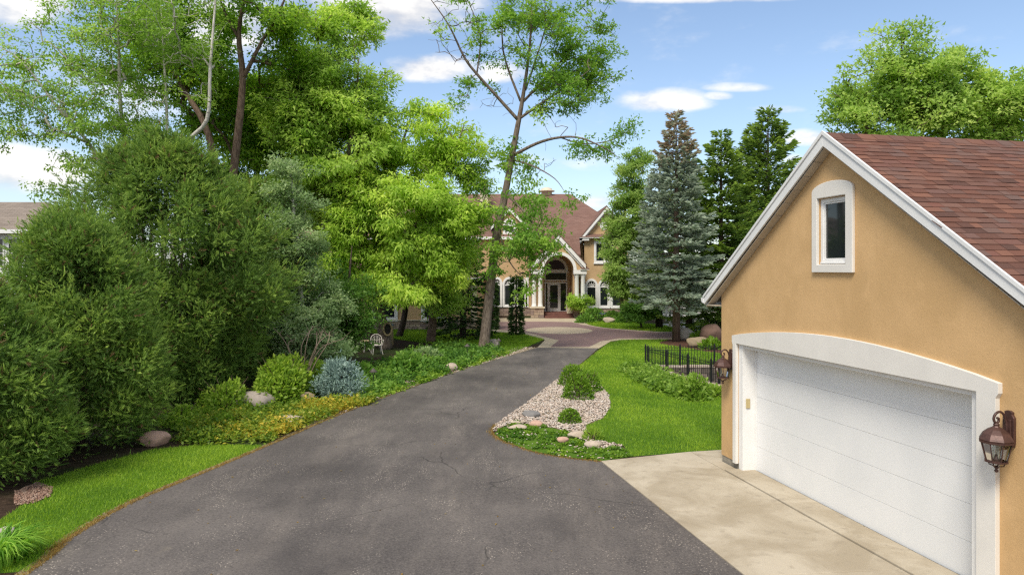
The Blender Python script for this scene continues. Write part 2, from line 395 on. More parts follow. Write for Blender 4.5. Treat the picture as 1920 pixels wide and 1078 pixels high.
def clear_glass():
    t = NT('clear_glass'); g = t.n('BsdfGlossy'); g.inputs['Roughness'].default_value = .03; tr = t.n('BsdfTransparent'); tr.inputs[0].default_value = (.93, .95, .94, 1)
    fr = t.n('Fresnel'); fr.inputs[0].default_value = 1.45; mx = t.n('MixShader'); t.l(fr.outputs[0], mx.inputs[0]); t.l(tr.outputs[0], mx.inputs[1]); t.l(g.outputs[0], mx.inputs[2]); t.l(mx.outputs[0], t.out.inputs[0]); return t.m
def door_mat():
    t = NT('door_paint'); p = t.pos(); a = t.noise(p, 1.2, 5); f = t.noise(t.pos((1, 1, 3)), 60, 3)
    c = t.mix(t.step(a, .35, .7), (.75, .755, .755), (.80, .80, .795))
    return t.bsdf(c, .55, .35, f, .12, .004)

M = dict(
    asphalt=asphalt_mat(), concrete=concrete_mat(), ground=ground_mat(), turf=turf_mat(), paver=paver_mat(),
    mulch=mulch_mat('mulch', (.07, .035, .024), (.16, .085, .06)), chips=mulch_mat('wood_chips', (.16, .085, .06), (.34, .21, .16)),
    verge=mulch_mat('verge_soil', (.17, .13, .07), (.36, .30, .19)), band=plain('pale_band', (.46, .38, .27), .12, 2, .85),
    stucco=stucco_mat('stucco', (.635, .41, .200)), house_stucco=stucco_mat('house_stucco', (.54, .37, .205)),
    trim=plain('cream_trim', (.74, .71, .66), .05, 2, .75, .25, 0, 60, .1), fascia=plain('white_fascia', (.75, .75, .74), .06, 2, .6, .3),
    soffit=plain('soffit', (.46, .40, .32), .08, 4, .7), white=plain('white_paint', (.78, .77, .75), .05, 3, .55), door=door_mat(),
    shingle=shingle_mat(), roof=far_shingle_mat('far_shingle', (.175, .100, .080), (.225, .135, .110), (.115, .068, .055)),
    grey_roof=far_shingle_mat('grey_shingle', (.20, .165, .135), (.27, .225, .19), (.13, .105, .09)),
    block=rand_mat('concrete_block', [(.26, .235, .19), (.33, .30, .25), (.22, .20, .16)]),
    stone=rand_mat('stone_veneer', [(.42, .32, .24), (.30, .21, .17), (.47, .37, .27), (.26, .19, .17), (.38, .28, .22)], .85, 8),
    wallstone=rand_mat('wall_stone', [(.16, .13, .10), (.25, .20, .16), (.12, .10, .085), (.30, .24, .20)], .9, 9),
    pebble=rand_mat('pebble', [(.62, .52, .43), (.40, .31, .25), (.72, .64, .55), (.52, .38, .29), (.66, .60, .54), (.30, .25, .22), (.60, .47, .38)], .8, 18),
    boulder=rand_mat('boulder', [(.36, .32, .28), (.46, .38, .33)], .85, 7), pinkrock=rand_mat('pink_rock', [(.52, .33, .25), (.52, .35, .27)], .85, 9),
    greyrock=rand_mat('grey_rock', [(.17, .16, .16), (.22, .21, .20)], .85, 9), palerock=rand_mat('pale_rock', [(.46, .37, .29), (.52, .44, .36)], .85, 14), brownrock=rand_mat('brown_rock', [(.14, .085, .07), (.17, .11, .08)], .9, 7), tanrock=rand_mat('tan_rock', [(.26, .20, .14), (.30, .23, .15)], .9, 7),
    chip=rand_mat('chip', [(.30,.18,.13),(.20,.11,.08),(.42,.30,.23),(.25,.14,.10)], .9, 20),
    bronze=plain('bronze', (.085, .042, .034), .3, 12, .45, .45, .25, 60, .2), iron=plain('black_iron', (.012, .013, .014), .2, 8, .5, .4),
    glass=glass_mat(), clear=clear_glass(), candle=plain('candle_sleeve', (.62, .55, .42), .05), dark=plain('hole_shade', (.02, .018, .016), .1),  # hole shade: near-black colour painting the dark inside trunk hollow and birdhouse hole
    hood=plain('hood_metal', (.10, .085, .075), .15, 8, .6, .3),
    keypad=plain('keypad_plastic', (.50, .40, .20), .08), rubber=plain('rubber_seal', (.05, .048, .045), .1),
    bark=bark_mat('grey_bark', (.10, .075, .06), (.24, .19, .155)), darkbark=bark_mat('dark_bark', (.045, .032, .025), (.12, .088, .068)), brownbark=bark_mat('brown_bark', (.085, .055, .04), (.20, .14, .105)),
    birchbark=bark_mat('birch_bark', (.40, .37, .32), (.62, .59, .53), True),
    treads=plain('brick_tread', (.17, .075, .06), .2, 6), cream=plain('cream_stone', (.62, .53, .40), .1, 3), oak=plain('weathered_post', (.34, .26, .15), .2, 8), bluecap=plain('blue_cap', (.16, .24, .30), .1),
    wrought=plain('wrought_white', (.66, .60, .54), .1), tabletop=plain('table_top', (.60, .46, .27), .1), fence_wood=plain('grey_fence_wood', (.20, .175, .155), .15, 6), road=plain('grey_road', (.36, .36, .35), .1, 1, .85),
    l_cedar=leaf_mat('cedar_leaf', (.028, .056, .012), (.068, .112, .021), (.128, .172, .032), .28, .55, 2.6),
    l_birch=leaf_mat('birch_leaf', (.050, .092, .014), (.092, .150, .022), (.155, .215, .036), .38, .5, 2.75),
    l_dark=leaf_mat('dark_leaf', (.036, .080, .009), (.074, .132, .014), (.145, .205, .020), .42, .5, 2.75),
    l_lime=leaf_mat('lime_leaf', (.076, .130, .016), (.150, .210, .030), (.262, .305, .058), .40, .5, 2.75),
    l_lime2=leaf_mat('fresh_leaf', (.066, .116, .018), (.128, .186, .030), (.212, .262, .052), .40, .5, 2.75),
    l_hero=leaf_mat('ash_leaf', (.048, .105, .016), (.090, .155, .022), (.150, .215, .034), .4, .5, 2.5),
    l_silver=leaf_mat('silver_leaf', (.055, .090, .034), (.098, .140, .058), (.180, .215, .105), .34, .5, 2.7),
    l_maple=leaf_mat('maple_leaf', (.066, .114, .022), (.128, .182, .038), (.214, .256, .066), .40, .5, 2.75),
    l_poplar=leaf_mat('poplar_leaf', (.062, .114, .022), (.118, .172, .040), (.198, .245, .075), .42, .5, 2.4),
    l_blue=leaf_mat('blue_needle', (.058, .077, .056), (.118, .143, .108), (.215, .240, .188), .2, .6, 2.5),
    l_bluetop=leaf_mat('cone_brown', (.16, .115, .075), (.27, .20, .135), (.21, .20, .15), .15, .7, 1.8),
    l_spruce=leaf_mat('green_needle', (.026, .052, .014), (.068, .112, .022), (.155, .205, .036), .22, .6, 2.5),
    l_darkspruce=leaf_mat('dark_needle', (.016, .036, .012), (.034, .068, .018), (.068, .110, .027), .12, .6, 1.8),
    l_bluebush=leaf_mat('blue_bush_needle', (.065, .110, .098), (.15, .215, .190), (.30, .375, .33), .12, .6, 1.7),
    l_box=leaf_mat('boxwood_leaf', (.035, .085, .009), (.080, .150, .014), (.16, .235, .022), .3, .5, 1.8),
    l_shrub=leaf_mat('shrub_leaf', (.050, .100, .012), (.110, .172, .020), (.21, .26, .04), .38, .5, 2.3),
    l_perennial=leaf_mat('perennial_leaf', (.026, .065, .011), (.058, .118, .018), (.115, .18, .03), .32, .5, 2.4),
    l_vinca=leaf_mat('vinca_leaf', (.050, .100, .012), (.135, .180, .020), (.33, .25, .035), .3, .5, 1.9),
    l_pale=leaf_mat('pale_leaf', (.075, .140, .018), (.145, .225, .034), (.25, .33, .065), .35, .5, 1.7),
    l_grass=leaf_mat('grass_blade', (.058, .112, .010), (.110, .188, .015), (.190, .258, .026), .35, .5, 2.05),
    l_straw=leaf_mat('straw', (.20, .12, .035), (.32, .20, .05), (.36, .28, .10), .3, .6, 1.1),
    l_lily=leaf_mat('lily_blade', (.05, .12, .012), (.095, .19, .02), (.18, .28, .04), .35, .5, 2.1),
    l_twig=plain('bare_twig', (.26, .19, .15), .2, 9),
)

# ------------------------------------------------------------------ foliage engine (numpy)
def unit(a): return a/np.maximum(np.linalg.norm(a, axis=-1, keepdims=True), 1e-9)
def np_mesh(name, verts, nper, tint, mat):
    n = len(verts)//nper; me = bpy.data.meshes.new(name)
    me.vertices.add(len(verts)); me.vertices.foreach_set('co', verts.astype(np.float32).ravel())
    me.loops.add(n*nper); me.loops.foreach_set('vertex_index', np.arange(n*nper, dtype=np.int32))
    me.polygons.add(n); me.polygons.foreach_set('loop_start', np.arange(0, n*nper, nper, dtype=np.int32))
    a = me.attributes.new('tint', 'FLOAT', 'FACE'); a.data.foreach_set('value', np.clip(tint, 0, 1).astype(np.float32))
    me.update(calc_edges=True)
    for mm in (mat if isinstance(mat, (list, tuple)) else [mat]): me.materials.append(mm)
    return me
def leafs(c, axis, nrm, L, W, fold=.10):
    """diamond leaves -> (4N,3)"""
    axis = unit(axis); side = unit(np.cross(axis, nrm)); up = np.cross(side, axis)
    L = np.broadcast_to(L, (len(c),))[:, None]; W = np.broadcast_to(W, (len(c),))[:, None]
    mid = c+axis*L*.5
    return np.stack([c, mid+side*W*.5+up*L*fold, c+axis*L, mid-side*W*.5+up*L*fold], 1).reshape(-1, 3)
def blades(c, axis, side, L, W):
    """triangular blades -> (3N,3)"""
    L = np.broadcast_to(L, (len(c),))[:, None]; W = np.broadcast_to(W, (len(c),))[:, None]
    return np.stack([c-side*W*.5, c+side*W*.5, c+unit(axis)*L], 1).reshape(-1, 3)
def grow(trunks, att, zmin, up=.7, bulge=.1, thick=.0075, rmax=.12, nside=4):
    """connect every attractor to the nearest woody node; returns a builder with the branches"""
    P = []
    for t in trunks:
        t = np.array(t, float)
        for a, b in zip(t[:-1], t[1:]):
            k = max(1, int(np.linalg.norm(b[:3]-a[:3])/.35))
            for i in range(k): P.append(a[:3]+(b[:3]-a[:3])*i/k)
        P.append(t[-1][:3])
    P = np.array(P); n0 = len(P); cap = n0+len(att)*14
    A = np.zeros((cap, 3)); A[:n0] = P; par = np.full(cap, -1); n = n0
    ok = np.zeros(cap, bool); ok[:n0] = P[:, 2] > zmin
    if not ok.any(): ok[:n0] = True
    d0 = np.array([np.min(np.linalg.norm(P[ok[:n0]]-a, axis=1)) for a in att]); paths = []
    for k in np.argsort(d0):
        a = att[k]; d = np.linalg.norm(A[:n]-a, axis=1)+up*np.maximum(0, A[:n, 2]-a[2]+.1)+(~ok[:n])*1e3
        i = int(np.argmin(d)); q = A[i]; ln = np.linalg.norm(a-q); m = int(min(10, max(2, ln/.45)))
        t = (np.arange(1, m+1)/m)[:, None]; pts = q+(a-q)*t
        w = np.sin(t*np.pi); pts = pts+w*rng.normal(0, .07*ln, 3)+np.array([0, 0, 1])*w*bulge*ln+rng.normal(0, .03*min(ln, 1), pts.shape)*(t < .99)
        idx = [i]
        for p in pts:
            A[n] = p; par[n] = idx[-1]; ok[n] = True; idx.append(n); n += 1
        paths.append(idx)
    cnt = np.ones(n)
    for i in range(n-1, n0-1, -1): cnt[par[i]] += cnt[i]
    mb = MB()
    for idx in paths:
        r = [min(rmax, thick*cnt[j]**.42) for j in idx]; r[0] = r[1]
        mb.tube([A[j] for j in idx], r, nside, False)
    return mb
def in_lobes(lobes, n, shell=2.0, bough=None):
    """lobes: (centre, radii, weight); with bough=(twigs per bough, bough radius) the points gather in flattened boughs"""
    w = np.array([l[2]*l[1][0]*l[1][1]*l[1][2] for l in lobes])**.8; w /= w.sum(); out = []
    k_all = n if bough is None else max(len(lobes)*2, n//bough[0])
    for l, k in zip(lobes, rng.multinomial(k_all, w)):
        d = unit(rng.normal(size=(k, 3))); r = rng.random(k)**(1/(3*shell))
        out.append(np.array(l[0])+d*r[:, None]*np.array(l[1]))
    c = np.concatenate(out)
    if bough is None: return c
    m = np.maximum(2, rng.poisson(bough[0], len(c))); i = np.repeat(np.arange(len(c)), m); br = (bough[1]*rng.uniform(.6, 1.35, len(c)))[i][:, None]
    off = rng.normal(size=(len(i), 3)); off = unit(off)*(rng.random(len(i))**.45)[:, None]
    off[:, 2] = off[:, 2]*.62-.30*(off[:, 0]**2+off[:, 1]**2)
    global LAST_BOUGH; LAST_BOUGH = i
    return c[i]+off*br
LAST_BOUGH = None
def clump_leaves(att, centre, n, rc, L, W, droop=.3, upn=1.0, spread=.55, bough=None):
    k = len(att); nn = np.maximum(1, rng.poisson(n, k)); idx = np.repeat(np.arange(k), nn); m = len(idx)
    off = rng.normal(size=(m, 3))*rc*np.array([1, 1, .55])*rng.uniform(.6, 1.25, k)[idx][:, None]
    c = att[idx]+off; out = unit(c-centre)
    ax = unit(off)*.7+out*.35+rng.normal(size=(m, 3))*spread+np.array([0, 0, -droop])
    nr = np.array([0, 0, .62*upn])+out*np.array([1, 1, .6])*.95+rng.normal(size=(m, 3))*.38
    s = rng.uniform(.65, 1.3, m)
    bt_ = rng.normal(0, .16, bough.max()+1)[bough][idx] if bough is not None else 0
    tint = .5+bt_+rng.normal(0, .09, k)[idx]+rng.normal(0, .09, m)
    ax = unit(ax); side = unit(np.cross(ax, nr))
    return blades(c, ax, side, L*s, W*s), tint
def broadleaf(name, label, base, trunks, lobes, n_att, per, rc, L, W, lm, bm, zmin=1.5, group=None, shell=1.6, thick=.0075, droop=.3, bulge=.1, up=.7, rmax=.12, cat='tree', sides=8, bough=(9, .95), dens=1.7):
    base = Vector(base); t = thing(name, label, cat, base, 0, group); b = np.array(base)
    mb = MB()
    for tr in trunks:
        pts = smooth(tr, 4); mb.tube([np.array(p[:3])-b for p in pts], [p[3] for p in pts], sides)
    mb.build('trunk', bm, t, True)
    att = in_lobes(lobes, int(n_att*1.35), shell, (int(bough[0]*1.2), bough[1])); bi = LAST_BOUGH
    k_ = att[:, 2] > .6; att = att[k_]; bi = bi[k_]
    br = grow(trunks, att, zmin, up, bulge, thick, rmax)
    br.v = [tuple(np.array(v)-b) for v in br.v]; bo_ = br.build('branches', bm, t, True); bo_['kind'] = 'stuff'
    cen = np.average([l[0] for l in lobes], axis=0, weights=[l[1][0] for l in lobes])-np.array([0, 0, 1.0])
    v, ti = clump_leaves(att, cen, per*dens/1.35, rc*.6, L*.95, W*.95, droop, bough=bi)
    link('crown', np_mesh('crown', v-b, 3, ti, lm), t)
    return t
def lobe(px, py, Y, rx, rz, w=1.0, depth=None):
    c = at(px, py, Y); k = Y/F
    return (np.array(c), (rx*k, depth if depth else (rx+rz)/2*k, rz*k), w)
def tp(px, py, Y, r): return (*at(px, py, Y), r)

def conifer(name, label, base, h, r, lm, bm, z0=1.0, whorl=.26, nb=8, droop=.25, sprig=.26, width=.075, dens=1.0, power=.85, top_mat=None, group=None, trunk_r=.16, jag=.25):
    base = Vector(base); t = thing(name, label, 'tree', base, 0, group)
    MB().tube([(0,0,-.05),(0,0,h*.3),(0,0,h*.7),(0,0,h*.98)], [trunk_r*1.15, trunk_r*.85, trunk_r*.45, .015], 8).build('trunk', bm, t, True)
    cs, axs, nrs, tin, brs = [], [], [], [], MB()
    z = z0
    while z < h-.12:
        f = (z-z0)/(h-z0); Lb = r*(1-f)**power*(.85 if f < .06 else 1)+.12
        k = max(4, int(nb*(.6+.4*(1-f))))
        ph = rng.random()*6.28
        for j in range(k):
            a = ph+6.283*j/k+rng.normal(0, .25); ln = Lb*rng.uniform(1-jag, 1+jag*.55)
            e0 = .55*f-.12+rng.normal(0, .08); d = np.array([math.cos(a), math.sin(a)])
            zz = z+rng.uniform(-.5, .5)*whorl
            m = max(4, int(ln/.16)); s = np.linspace(0, 1, m)
            rad = s*ln; hz = zz+rad*e0-droop*ln*s**1.5*(1-f*.8)+.24*ln*s**3
            cp = np.stack([d[0]*rad, d[1]*rad, hz], 1)
            if ln > .5: brs.tube([cp[0], cp[m//2], cp[-1]], [.022, .014, .005], 3, False)
            side = np.array([-d[1], d[0], 0])
            nt_ = max(6, int(ln*26*dens)); q = rng.uniform(.12, 1, nt_)**.8
            i = np.clip((q*(m-1)).astype(int), 0, m-2); fr = (q*(m-1)-i)[:, None]
            p = cp[i]*(1-fr)+cp[i+1]*fr
            tl = (1-q)*ln*.42+.10; sg = rng.choice([-1, 1], nt_); u = rng.random(nt_)
            p = p+side*(sg*tl*u)[:, None]+np.outer(tl*u*.7, [d[0], d[1], 0])+np.outer(-.22*tl*u+rng.normal(0, .025, nt_), [0, 0, 1])
            axd = np.array([d[0], d[1], 0])*.8+side*(sg*.75)[:, None]+rng.normal(0, .22, (nt_, 3))+np.array([0, 0, .10])
            cs.append(p); axs.append(axd); nrs.append(np.array([0, 0, 1.])+rng.normal(0, .45, (nt_, 3)))
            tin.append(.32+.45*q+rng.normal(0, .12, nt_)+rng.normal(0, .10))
        z += whorl*(.6+.6*(1-f))
    for k in range(14):
        cs.append(np.array([[0, 0, h-.5+.035*k]])); axs.append(np.array([[math.cos(k*2.4)*.35, math.sin(k*2.4)*.35, .8]])); nrs.append(rng.normal(size=(1, 3))); tin.append(np.array([.8]))
    c = np.concatenate(cs); ax = np.concatenate(axs); nr = np.concatenate(nrs); ti = np.concatenate(tin)
    s = rng.uniform(.7, 1.3, len(c))
    v1 = leafs(c, ax, nr, sprig*s, width*s, .04); v2 = leafs(c, ax, np.cross(unit(ax), nr), sprig*s*.9, width*s, .04)
    brs.build('branches', bm, t)['kind'] = 'stuff'
    v = np.concatenate([v1, v2]); tt = np.concatenate([ti, ti-.06])
    me = np_mesh('crown', v, 4, tt, [lm, top_mat] if top_mat else lm)
    if top_mat:
        hz = np.concatenate([c[:, 2], c[:, 2]]); pr = np.clip((hz/h-.76)/.14, 0, .7)
        me.polygons.foreach_set('material_index', (rng.random(len(hz)) < pr).astype(np.int32)); me.update()
    link('crown', me, t); return t
def cedar(name, label, base, h, rx, ry, lm, bm, lumps, per, sprig, width, group=None, prof=None, lean=(0, 0), lump_r=.42, z0=.05):
    """feathery arborvitae: billows of upright fans"""
    base = Vector(base); t = thing(name, label, 'tree', base, 0, group)
    prof = prof or (lambda f: np.clip(1.05*np.sin(np.clip(f*.92+.16, 0, 1)*np.pi)**.62, 0, 1))
    mb = MB()
    for k in range(5):
        a = k*1.26; mb.tube([(.12*math.cos(a), .12*math.sin(a), -.05), (.3*math.cos(a)*rx*.5, .3*math.sin(a)*ry*.5, h*.35), (.35*math.cos(a)*rx*.5, .35*math.sin(a)*ry*.5, h*.85)], [.08, .055, .01], 6)
    mb.build('trunk', bm, t, True)
    f = rng.random(lumps)**.9; a = rng.random(lumps)*6.283
    rr = prof(f)*(rng.random(lumps)**.28)*rng.uniform(.88, 1.06, lumps)
    c = np.stack([np.cos(a)*rr*rx+lean[0]*f, np.sin(a)*rr*ry+lean[1]*f, z0+.15+f*(h-.35)], 1)
    out = np.stack([np.cos(a), np.sin(a), np.full(lumps, .55+0*a)], 1)+rng.normal(0, .25, (lumps, 3)); out[:, 2] += .9*(f > .85); out = unit(out)
    nn = rng.poisson(per, lumps); idx = np.repeat(np.arange(lumps), nn); m = len(idx)
    sz = rng.uniform(.75, 1.35, lumps)*lump_r
    along = rng.uniform(-.6, 1.0, m); crossr = rng.normal(0, .42, (m, 3))*(1.05-.55*np.clip(along, 0, 1))[:, None]
    p = c[idx]+out[idx]*(along*sz[idx]*.85)[:, None]+crossr*sz[idx][:, None]
    p[:, 2] = np.maximum(p[:, 2], .04)
    d = unit(out[idx]*.55+unit(crossr)*.75+rng.normal(0, .3, (m, 3))+np.array([0, 0, .15]))
    nrm = unit(np.cross(d, rng.normal(size=(m, 3)))); side = np.cross(d, nrm)
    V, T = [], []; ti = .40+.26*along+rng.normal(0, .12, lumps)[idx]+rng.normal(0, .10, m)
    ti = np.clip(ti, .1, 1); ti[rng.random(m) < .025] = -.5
    s = rng.uniform(.7, 1.35, m)
    for st, ang, ls in ((0, 0, 1.25), (.15, .75, .6), (.3, -.75, .6), (.5, .65, .5), (.65, -.65, .45), (.85, .5, .4)):
        dd = d*math.cos(ang)+side*math.sin(ang)+np.array([0, 0, -.12*abs(ang)])+rng.normal(0, .10, (m, 3))
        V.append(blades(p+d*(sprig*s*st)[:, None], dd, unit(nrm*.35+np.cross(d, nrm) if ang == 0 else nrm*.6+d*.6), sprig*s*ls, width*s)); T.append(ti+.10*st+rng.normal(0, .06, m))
    link('crown', np_mesh('crown', np.concatenate(V), 3, np.concatenate(T), lm), t); return t
def mound_leaves(rx, ry, h, n, L, W, fill=.75, upz=.25, lump=0.0):
    d = unit(rng.normal(size=(n, 3))); d[:, 2] = np.abs(d[:, 2])*1.0-.12
    r = (fill+(1-fill)*rng.random(n))
    if lump:
        K = unit(rng.normal(size=(14, 3))); K[:, 2] = np.abs(K[:, 2]); r = r*(1-lump+lump*1.4*np.max(np.maximum(d@K.T, 0)**6, axis=1))
    c = d*r[:, None]*np.array([rx, ry, h]); c[:, 2] = np.maximum(c[:, 2], .02)
    ax = d+rng.normal(0, .55, (n, 3))+np.array([0, 0, upz]); nr = d*.8+np.array([0, 0, .5])+rng.normal(0, .5, (n, 3))
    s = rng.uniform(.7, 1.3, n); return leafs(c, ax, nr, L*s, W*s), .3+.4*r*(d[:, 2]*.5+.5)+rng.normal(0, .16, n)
def shrub(name, label, base, rx, ry, h, n, L, W, lm, group=None, lump=.25, cat='shrub', upz=.25):
    base = Vector(base); t = thing(name, label, cat, base, rng.random()*6, group)
    mb = MB()
    for k in range(7):
        a = k*.9+rng.random()*.4; mb.tube([(0, 0, -.03), (math.cos(a)*rx*.3, math.sin(a)*ry*.3, h*.4), (math.cos(a)*rx*.7, math.sin(a)*ry*.7, h*.75)], [.02, .014, .005], 4, False)
    mb.build('stems', M['brownbark'], t)['kind'] = 'stuff'
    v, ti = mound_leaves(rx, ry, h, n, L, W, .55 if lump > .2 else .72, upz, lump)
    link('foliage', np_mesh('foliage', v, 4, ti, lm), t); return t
def blob_rock(name, label, base, size, mat, rz=0.0, sink=.25, seed=0, cat='rock', group=None, sub=3):
    bm = bmesh.new(); bmesh.ops.create_icosphere(bm, subdivisions=sub, radius=1); rs = np.random.default_rng(seed+11)
    cuts = [(unit(rs.normal(size=3)), rs.uniform(.62, .9)) for _ in range(9)]; ph = rs.random(6)*6
    for v in bm.verts:
        p = np.array(v.co)
        for nrm, dd in cuts:
            e = p@nrm-dd
            if e > 0: p = p-nrm*e*.85
        k = 1+.05*math.sin(p[0]*4+ph[0])*math.sin(p[1]*5+ph[1])+.03*math.sin(p[2]*9+ph[2]+p[0]*7)
        v.co = Vector(p*k*np.array(size))+Vector((0, 0, size[2]*(1-sink*2)))
    me = bpy.data.meshes.new(name); bm.to_mesh(me); bm.free(); me.materials.append(mat); me.polygons.foreach_set('use_smooth', [True]*len(me.polygons))
    o = link(name, me); o.location = base; o.rotation_euler = (0, 0, rz); return tag(o, label, cat, group)

# ------------------------------------------------------------------ the setting: ground, drive, lawns, courtyard
drive_left = [tuple(G(*p)[:2]) for p in [(50,1078),(130,1012),(245,945),(400,880),(520,829),(640,777),(760,731),(880,690),(960,666),(1008,652)]]
drive_left = [(-5.9, -12), (-6.05, 4)]+drive_left
drive_right = [tuple(G(*p)[:2]) for p in [(1122,653),(1085,685),(1040,716),(990,755),(947,784),(928,798),(922,809),(928,819),(948,830),(1000,848),(1060,859),(1127,866)]]
AP0, AP1 = G(1127, 866), G(1392, 1078)            # asphalt / apron joint
ad = (AP1-AP0).normalized(); AP2 = AP0+ad*24
DL, DR = smooth(drive_left, 5), smooth(drive_right, 5)
drive_poly = DL+DR+[tuple(AP2[:2])]
PIT = [tuple(G(*p)[:2]) for p in [(1209,689),(1460,687),(1460,746),(1340,723)]]
ground_out = [(-700,-300),(700,-300),(700,1200),(-700,1200)]
sheet('ground', ground_out, 0, M['ground'], [PIT])
sheet('driveway', drive_poly, .012, M['asphalt'])

right_lawn = smooth([tuple(G(*p)[:2]) for p in [(1127,654),(1088,684),(1062,702)]], 4)+[tuple(G(*p)[:2]) for p in [(1085,698),(1121,719),(1142,741),(1145,763),(1131,785),(1098,798),(1108,824),(1170,836),(1182,856)]]+[(3.72,14.60),(4.02,14.66),(4.62,14.80),(4.75,14.35),(9,15.1),(16,17),(18,26),(17,36)]+[tuple(G(*p)[:2]) for p in [(1300,641),(1240,637),(1165,638),(1142,643)]]
left_lawn = smooth([tuple(G(*p)[:2]) for p in [(52,1071),(132,1005),(246,939),(402,874),(498,836)]], 4)+[tuple(G(*p)[:2]) for p in [(470,834),(380,834),(290,842),(190,868),(110,892),(60,905),(96,922),(80,938),(40,948),(0,975),(-80,1010),(-60,1060)]]+[(-7.6,8.6)]
back_lawn = [tuple(G(*p)[:2]) for p in [(1020,637),(985,652),(955,664),(930,664),(860,650),(770,640),(720,632),(690,622),(690,616),(880,616),(930,624),(975,626)]]
far_lawn = smooth([tuple(G(*p)[:2]) for p in [(1100,607),(1130,604),(1180,605),(1250,612),(1270,620),(1240,622),(1180,618),(1130,614)]], 3, True)
sheet('right_lawn', right_lawn, .004, M['turf'], [PIT]); sheet('left_lawn', left_lawn, .004, M['turf'])
sheet('back_lawn', back_lawn, .004, M['turf']); sheet('far_lawn', far_lawn, .008, M['turf'])
lawn_side = [(-30,44),(-12,44),(-12,60),(-30,60)]
# paved courtyard: pale border band under brick pavers
court = [tuple(G(*p)[:2]) for p in [(1007,652),(1122,653.5),(1146,639.5),(1180,636.5),(1300,636)]]+[(16,40),(16,46)]+[tuple(G(*p)[:2]) for p in [(1240,621.5),(1180,617.5),(1130,612),(1096,605),(1078,597)]]+[(4.95,54.6),(1.5,54.7),(-4.0,54.7)]+[tuple(G(*p)[:2]) for p in [(880,606),(930,622),(985,627.5),(1022,637.5)]]
sheet('courtyard_border', court, .006, M['band'])
pave = [tuple(G(*p)[:2]) for p in [(1048,638),(1032,650.6),(1104,650.6),(1126,640),(1160,634.5),(1300,633.5)]]+[(15.6,40.6),(15.6,45)]+[tuple(G(*p)[:2]) for p in [(1240,624),(1180,620),(1130,615),(1092,609),(1072,604),(1020,603),(900,604),(880,608),(935,618),(990,624)]]
sheet('courtyard_pavers', pave, .010, M['paver'])
cc = G(1048, 619.5); sheet('courtyard_medallion', [(cc.x+2.1*math.cos(a), cc.y+2.5*math.sin(a)) for a in np.linspace(0, 6.2832, 48, endpoint=False)], .014, M['band'])
mulch_bed = smooth([tuple(G(*p)[:2]) for p in [(1236,644),(1262,637),(1310,634),(1400,634),(1400,664),(1340,662),(1290,653)]], 4, True)
sheet('mulch_bed', mulch_bed, .009, M['mulch'])
sheet('wood_chip_patch', smooth([tuple(G(*p)[:2]) for p in [(30,922),(70,907),(95,915),(90,930),(60,942),(30,946)]], 4, True), .006, M['chips'])
# trodden verge along the left edge of the drive
def offset_line(line, d):
    out = []
    for i, p in enumerate(line):
        a, b = np.array(line[max(i-1, 0)]), np.array(line[min(i+1, len(line)-1)]); t = unit(b-a); out.append((p[0]-t[1]*d, p[1]+t[0]*d))
    return out
VL = DL[8:]; wid = [.16 if p[1] < 16 else .16+min(.75, (p[1]-16)*.08) for p in VL]
off = [tuple(np.array(a)+(np.array(b)-np.array(a))*w) for a, b, w in zip(VL, offset_line(VL, 1.0), wid)]
sheet('verge', VL+off[::-1], .005, M['verge'])
gravel_bed = [tuple(G(*p)[:2]) for p in [(924,810),(928,797),(948,783),(990,754),(1040,715),(1070,698),(1085,698),(1121,719),(1142,741),(1145,763),(1131,785),(1098,798),(1108,824),(1168,836),(1150,842),(1118,842),(1096,828),(1066,812),(1040,803),(1004,798),(970,792),(945,800)]]
weed_bed = [tuple(G(*p)[:2]) for p in [(926,812),(945,800),(970,792),(1004,798),(1040,803),(1066,812),(1096,828),(1118,842),(1168,838),(1182,856),(1130,864),(1060,857),(1000,846),(948,828)]]
sheet('gravel_ground', gravel_bed, .005, M['verge']); sheet('clover_ground', weed_bed, .004, M['turf'])
# sunken garden pit: floor (its stone walls are the retaining wall)
sheet('pit_floor', PIT, -1.15, M['ground'])

# distant ground forms
side_road = [tuple(G(*p)[:2]) for p in [(1180,611),(1250,607),(1330,603),(1420,600),(1420,616),(1330,622),(1290,626),(1262,618),(1230,612)]]
sheet('side_road', side_road, .007, M['road'])

# concrete apron: slabs with open joints
apron = bpy.data.objects.new('apron', None); C.objects.link(apron); apron['kind'] = 'structure'
WU = Vector((.2080, -.9781, 0)); WB = Vector((.9781, .2080, 0)); WO = Vector((4.20, 13.90, 0))
def slab(corners, z1=.03, z0=-.1):
    c = sum((Vector(p) for p in corners), Vector())/4
    sh = [Vector(p)+(c-Vector(p)).normalized()*.005 for p in corners]
    MB().extrude([(p.x, p.y, z0) for p in sh], (0, 0, z1-z0)).build('slab', M['concrete'], apron, False, .008)
def on_edge(s): return AP0+ad*s                # along the asphalt joint
def on_strip(s): return WO+WU*s-WB*.30
js = [-.05, 3.0, 5.35, 8.2, 11.2, 14]
jt = [-.10, 2.55, 5.1, 7.9, 10.8, 13.6]
for k in range(5):
    a, b = on_edge(js[k]+(.0 if k else .05)), on_edge(js[k+1]); c_, d_ = on_strip(jt[k+1]), on_strip(jt[k])
    if k == 0: d_ = WO+WU*(-.75)-WB*.30
    m1, m2 = (a+d_)/2, (b+c_)/2
    slab([a, b, c_, d_])
slab([WO+WU*(-.75)-WB*.29, on_strip(.62)+WB*.01, WO+WU*.62-WB*.02, WO+WU*(-.75)-WB*.02], .028)
slab([WO+WU*(-.75)-WB*.015, WO+WU*(-.01)-WB*.015, WO+WU*(-.01)+WB*.6, WO+WU*(-.75)+WB*.6], .028)
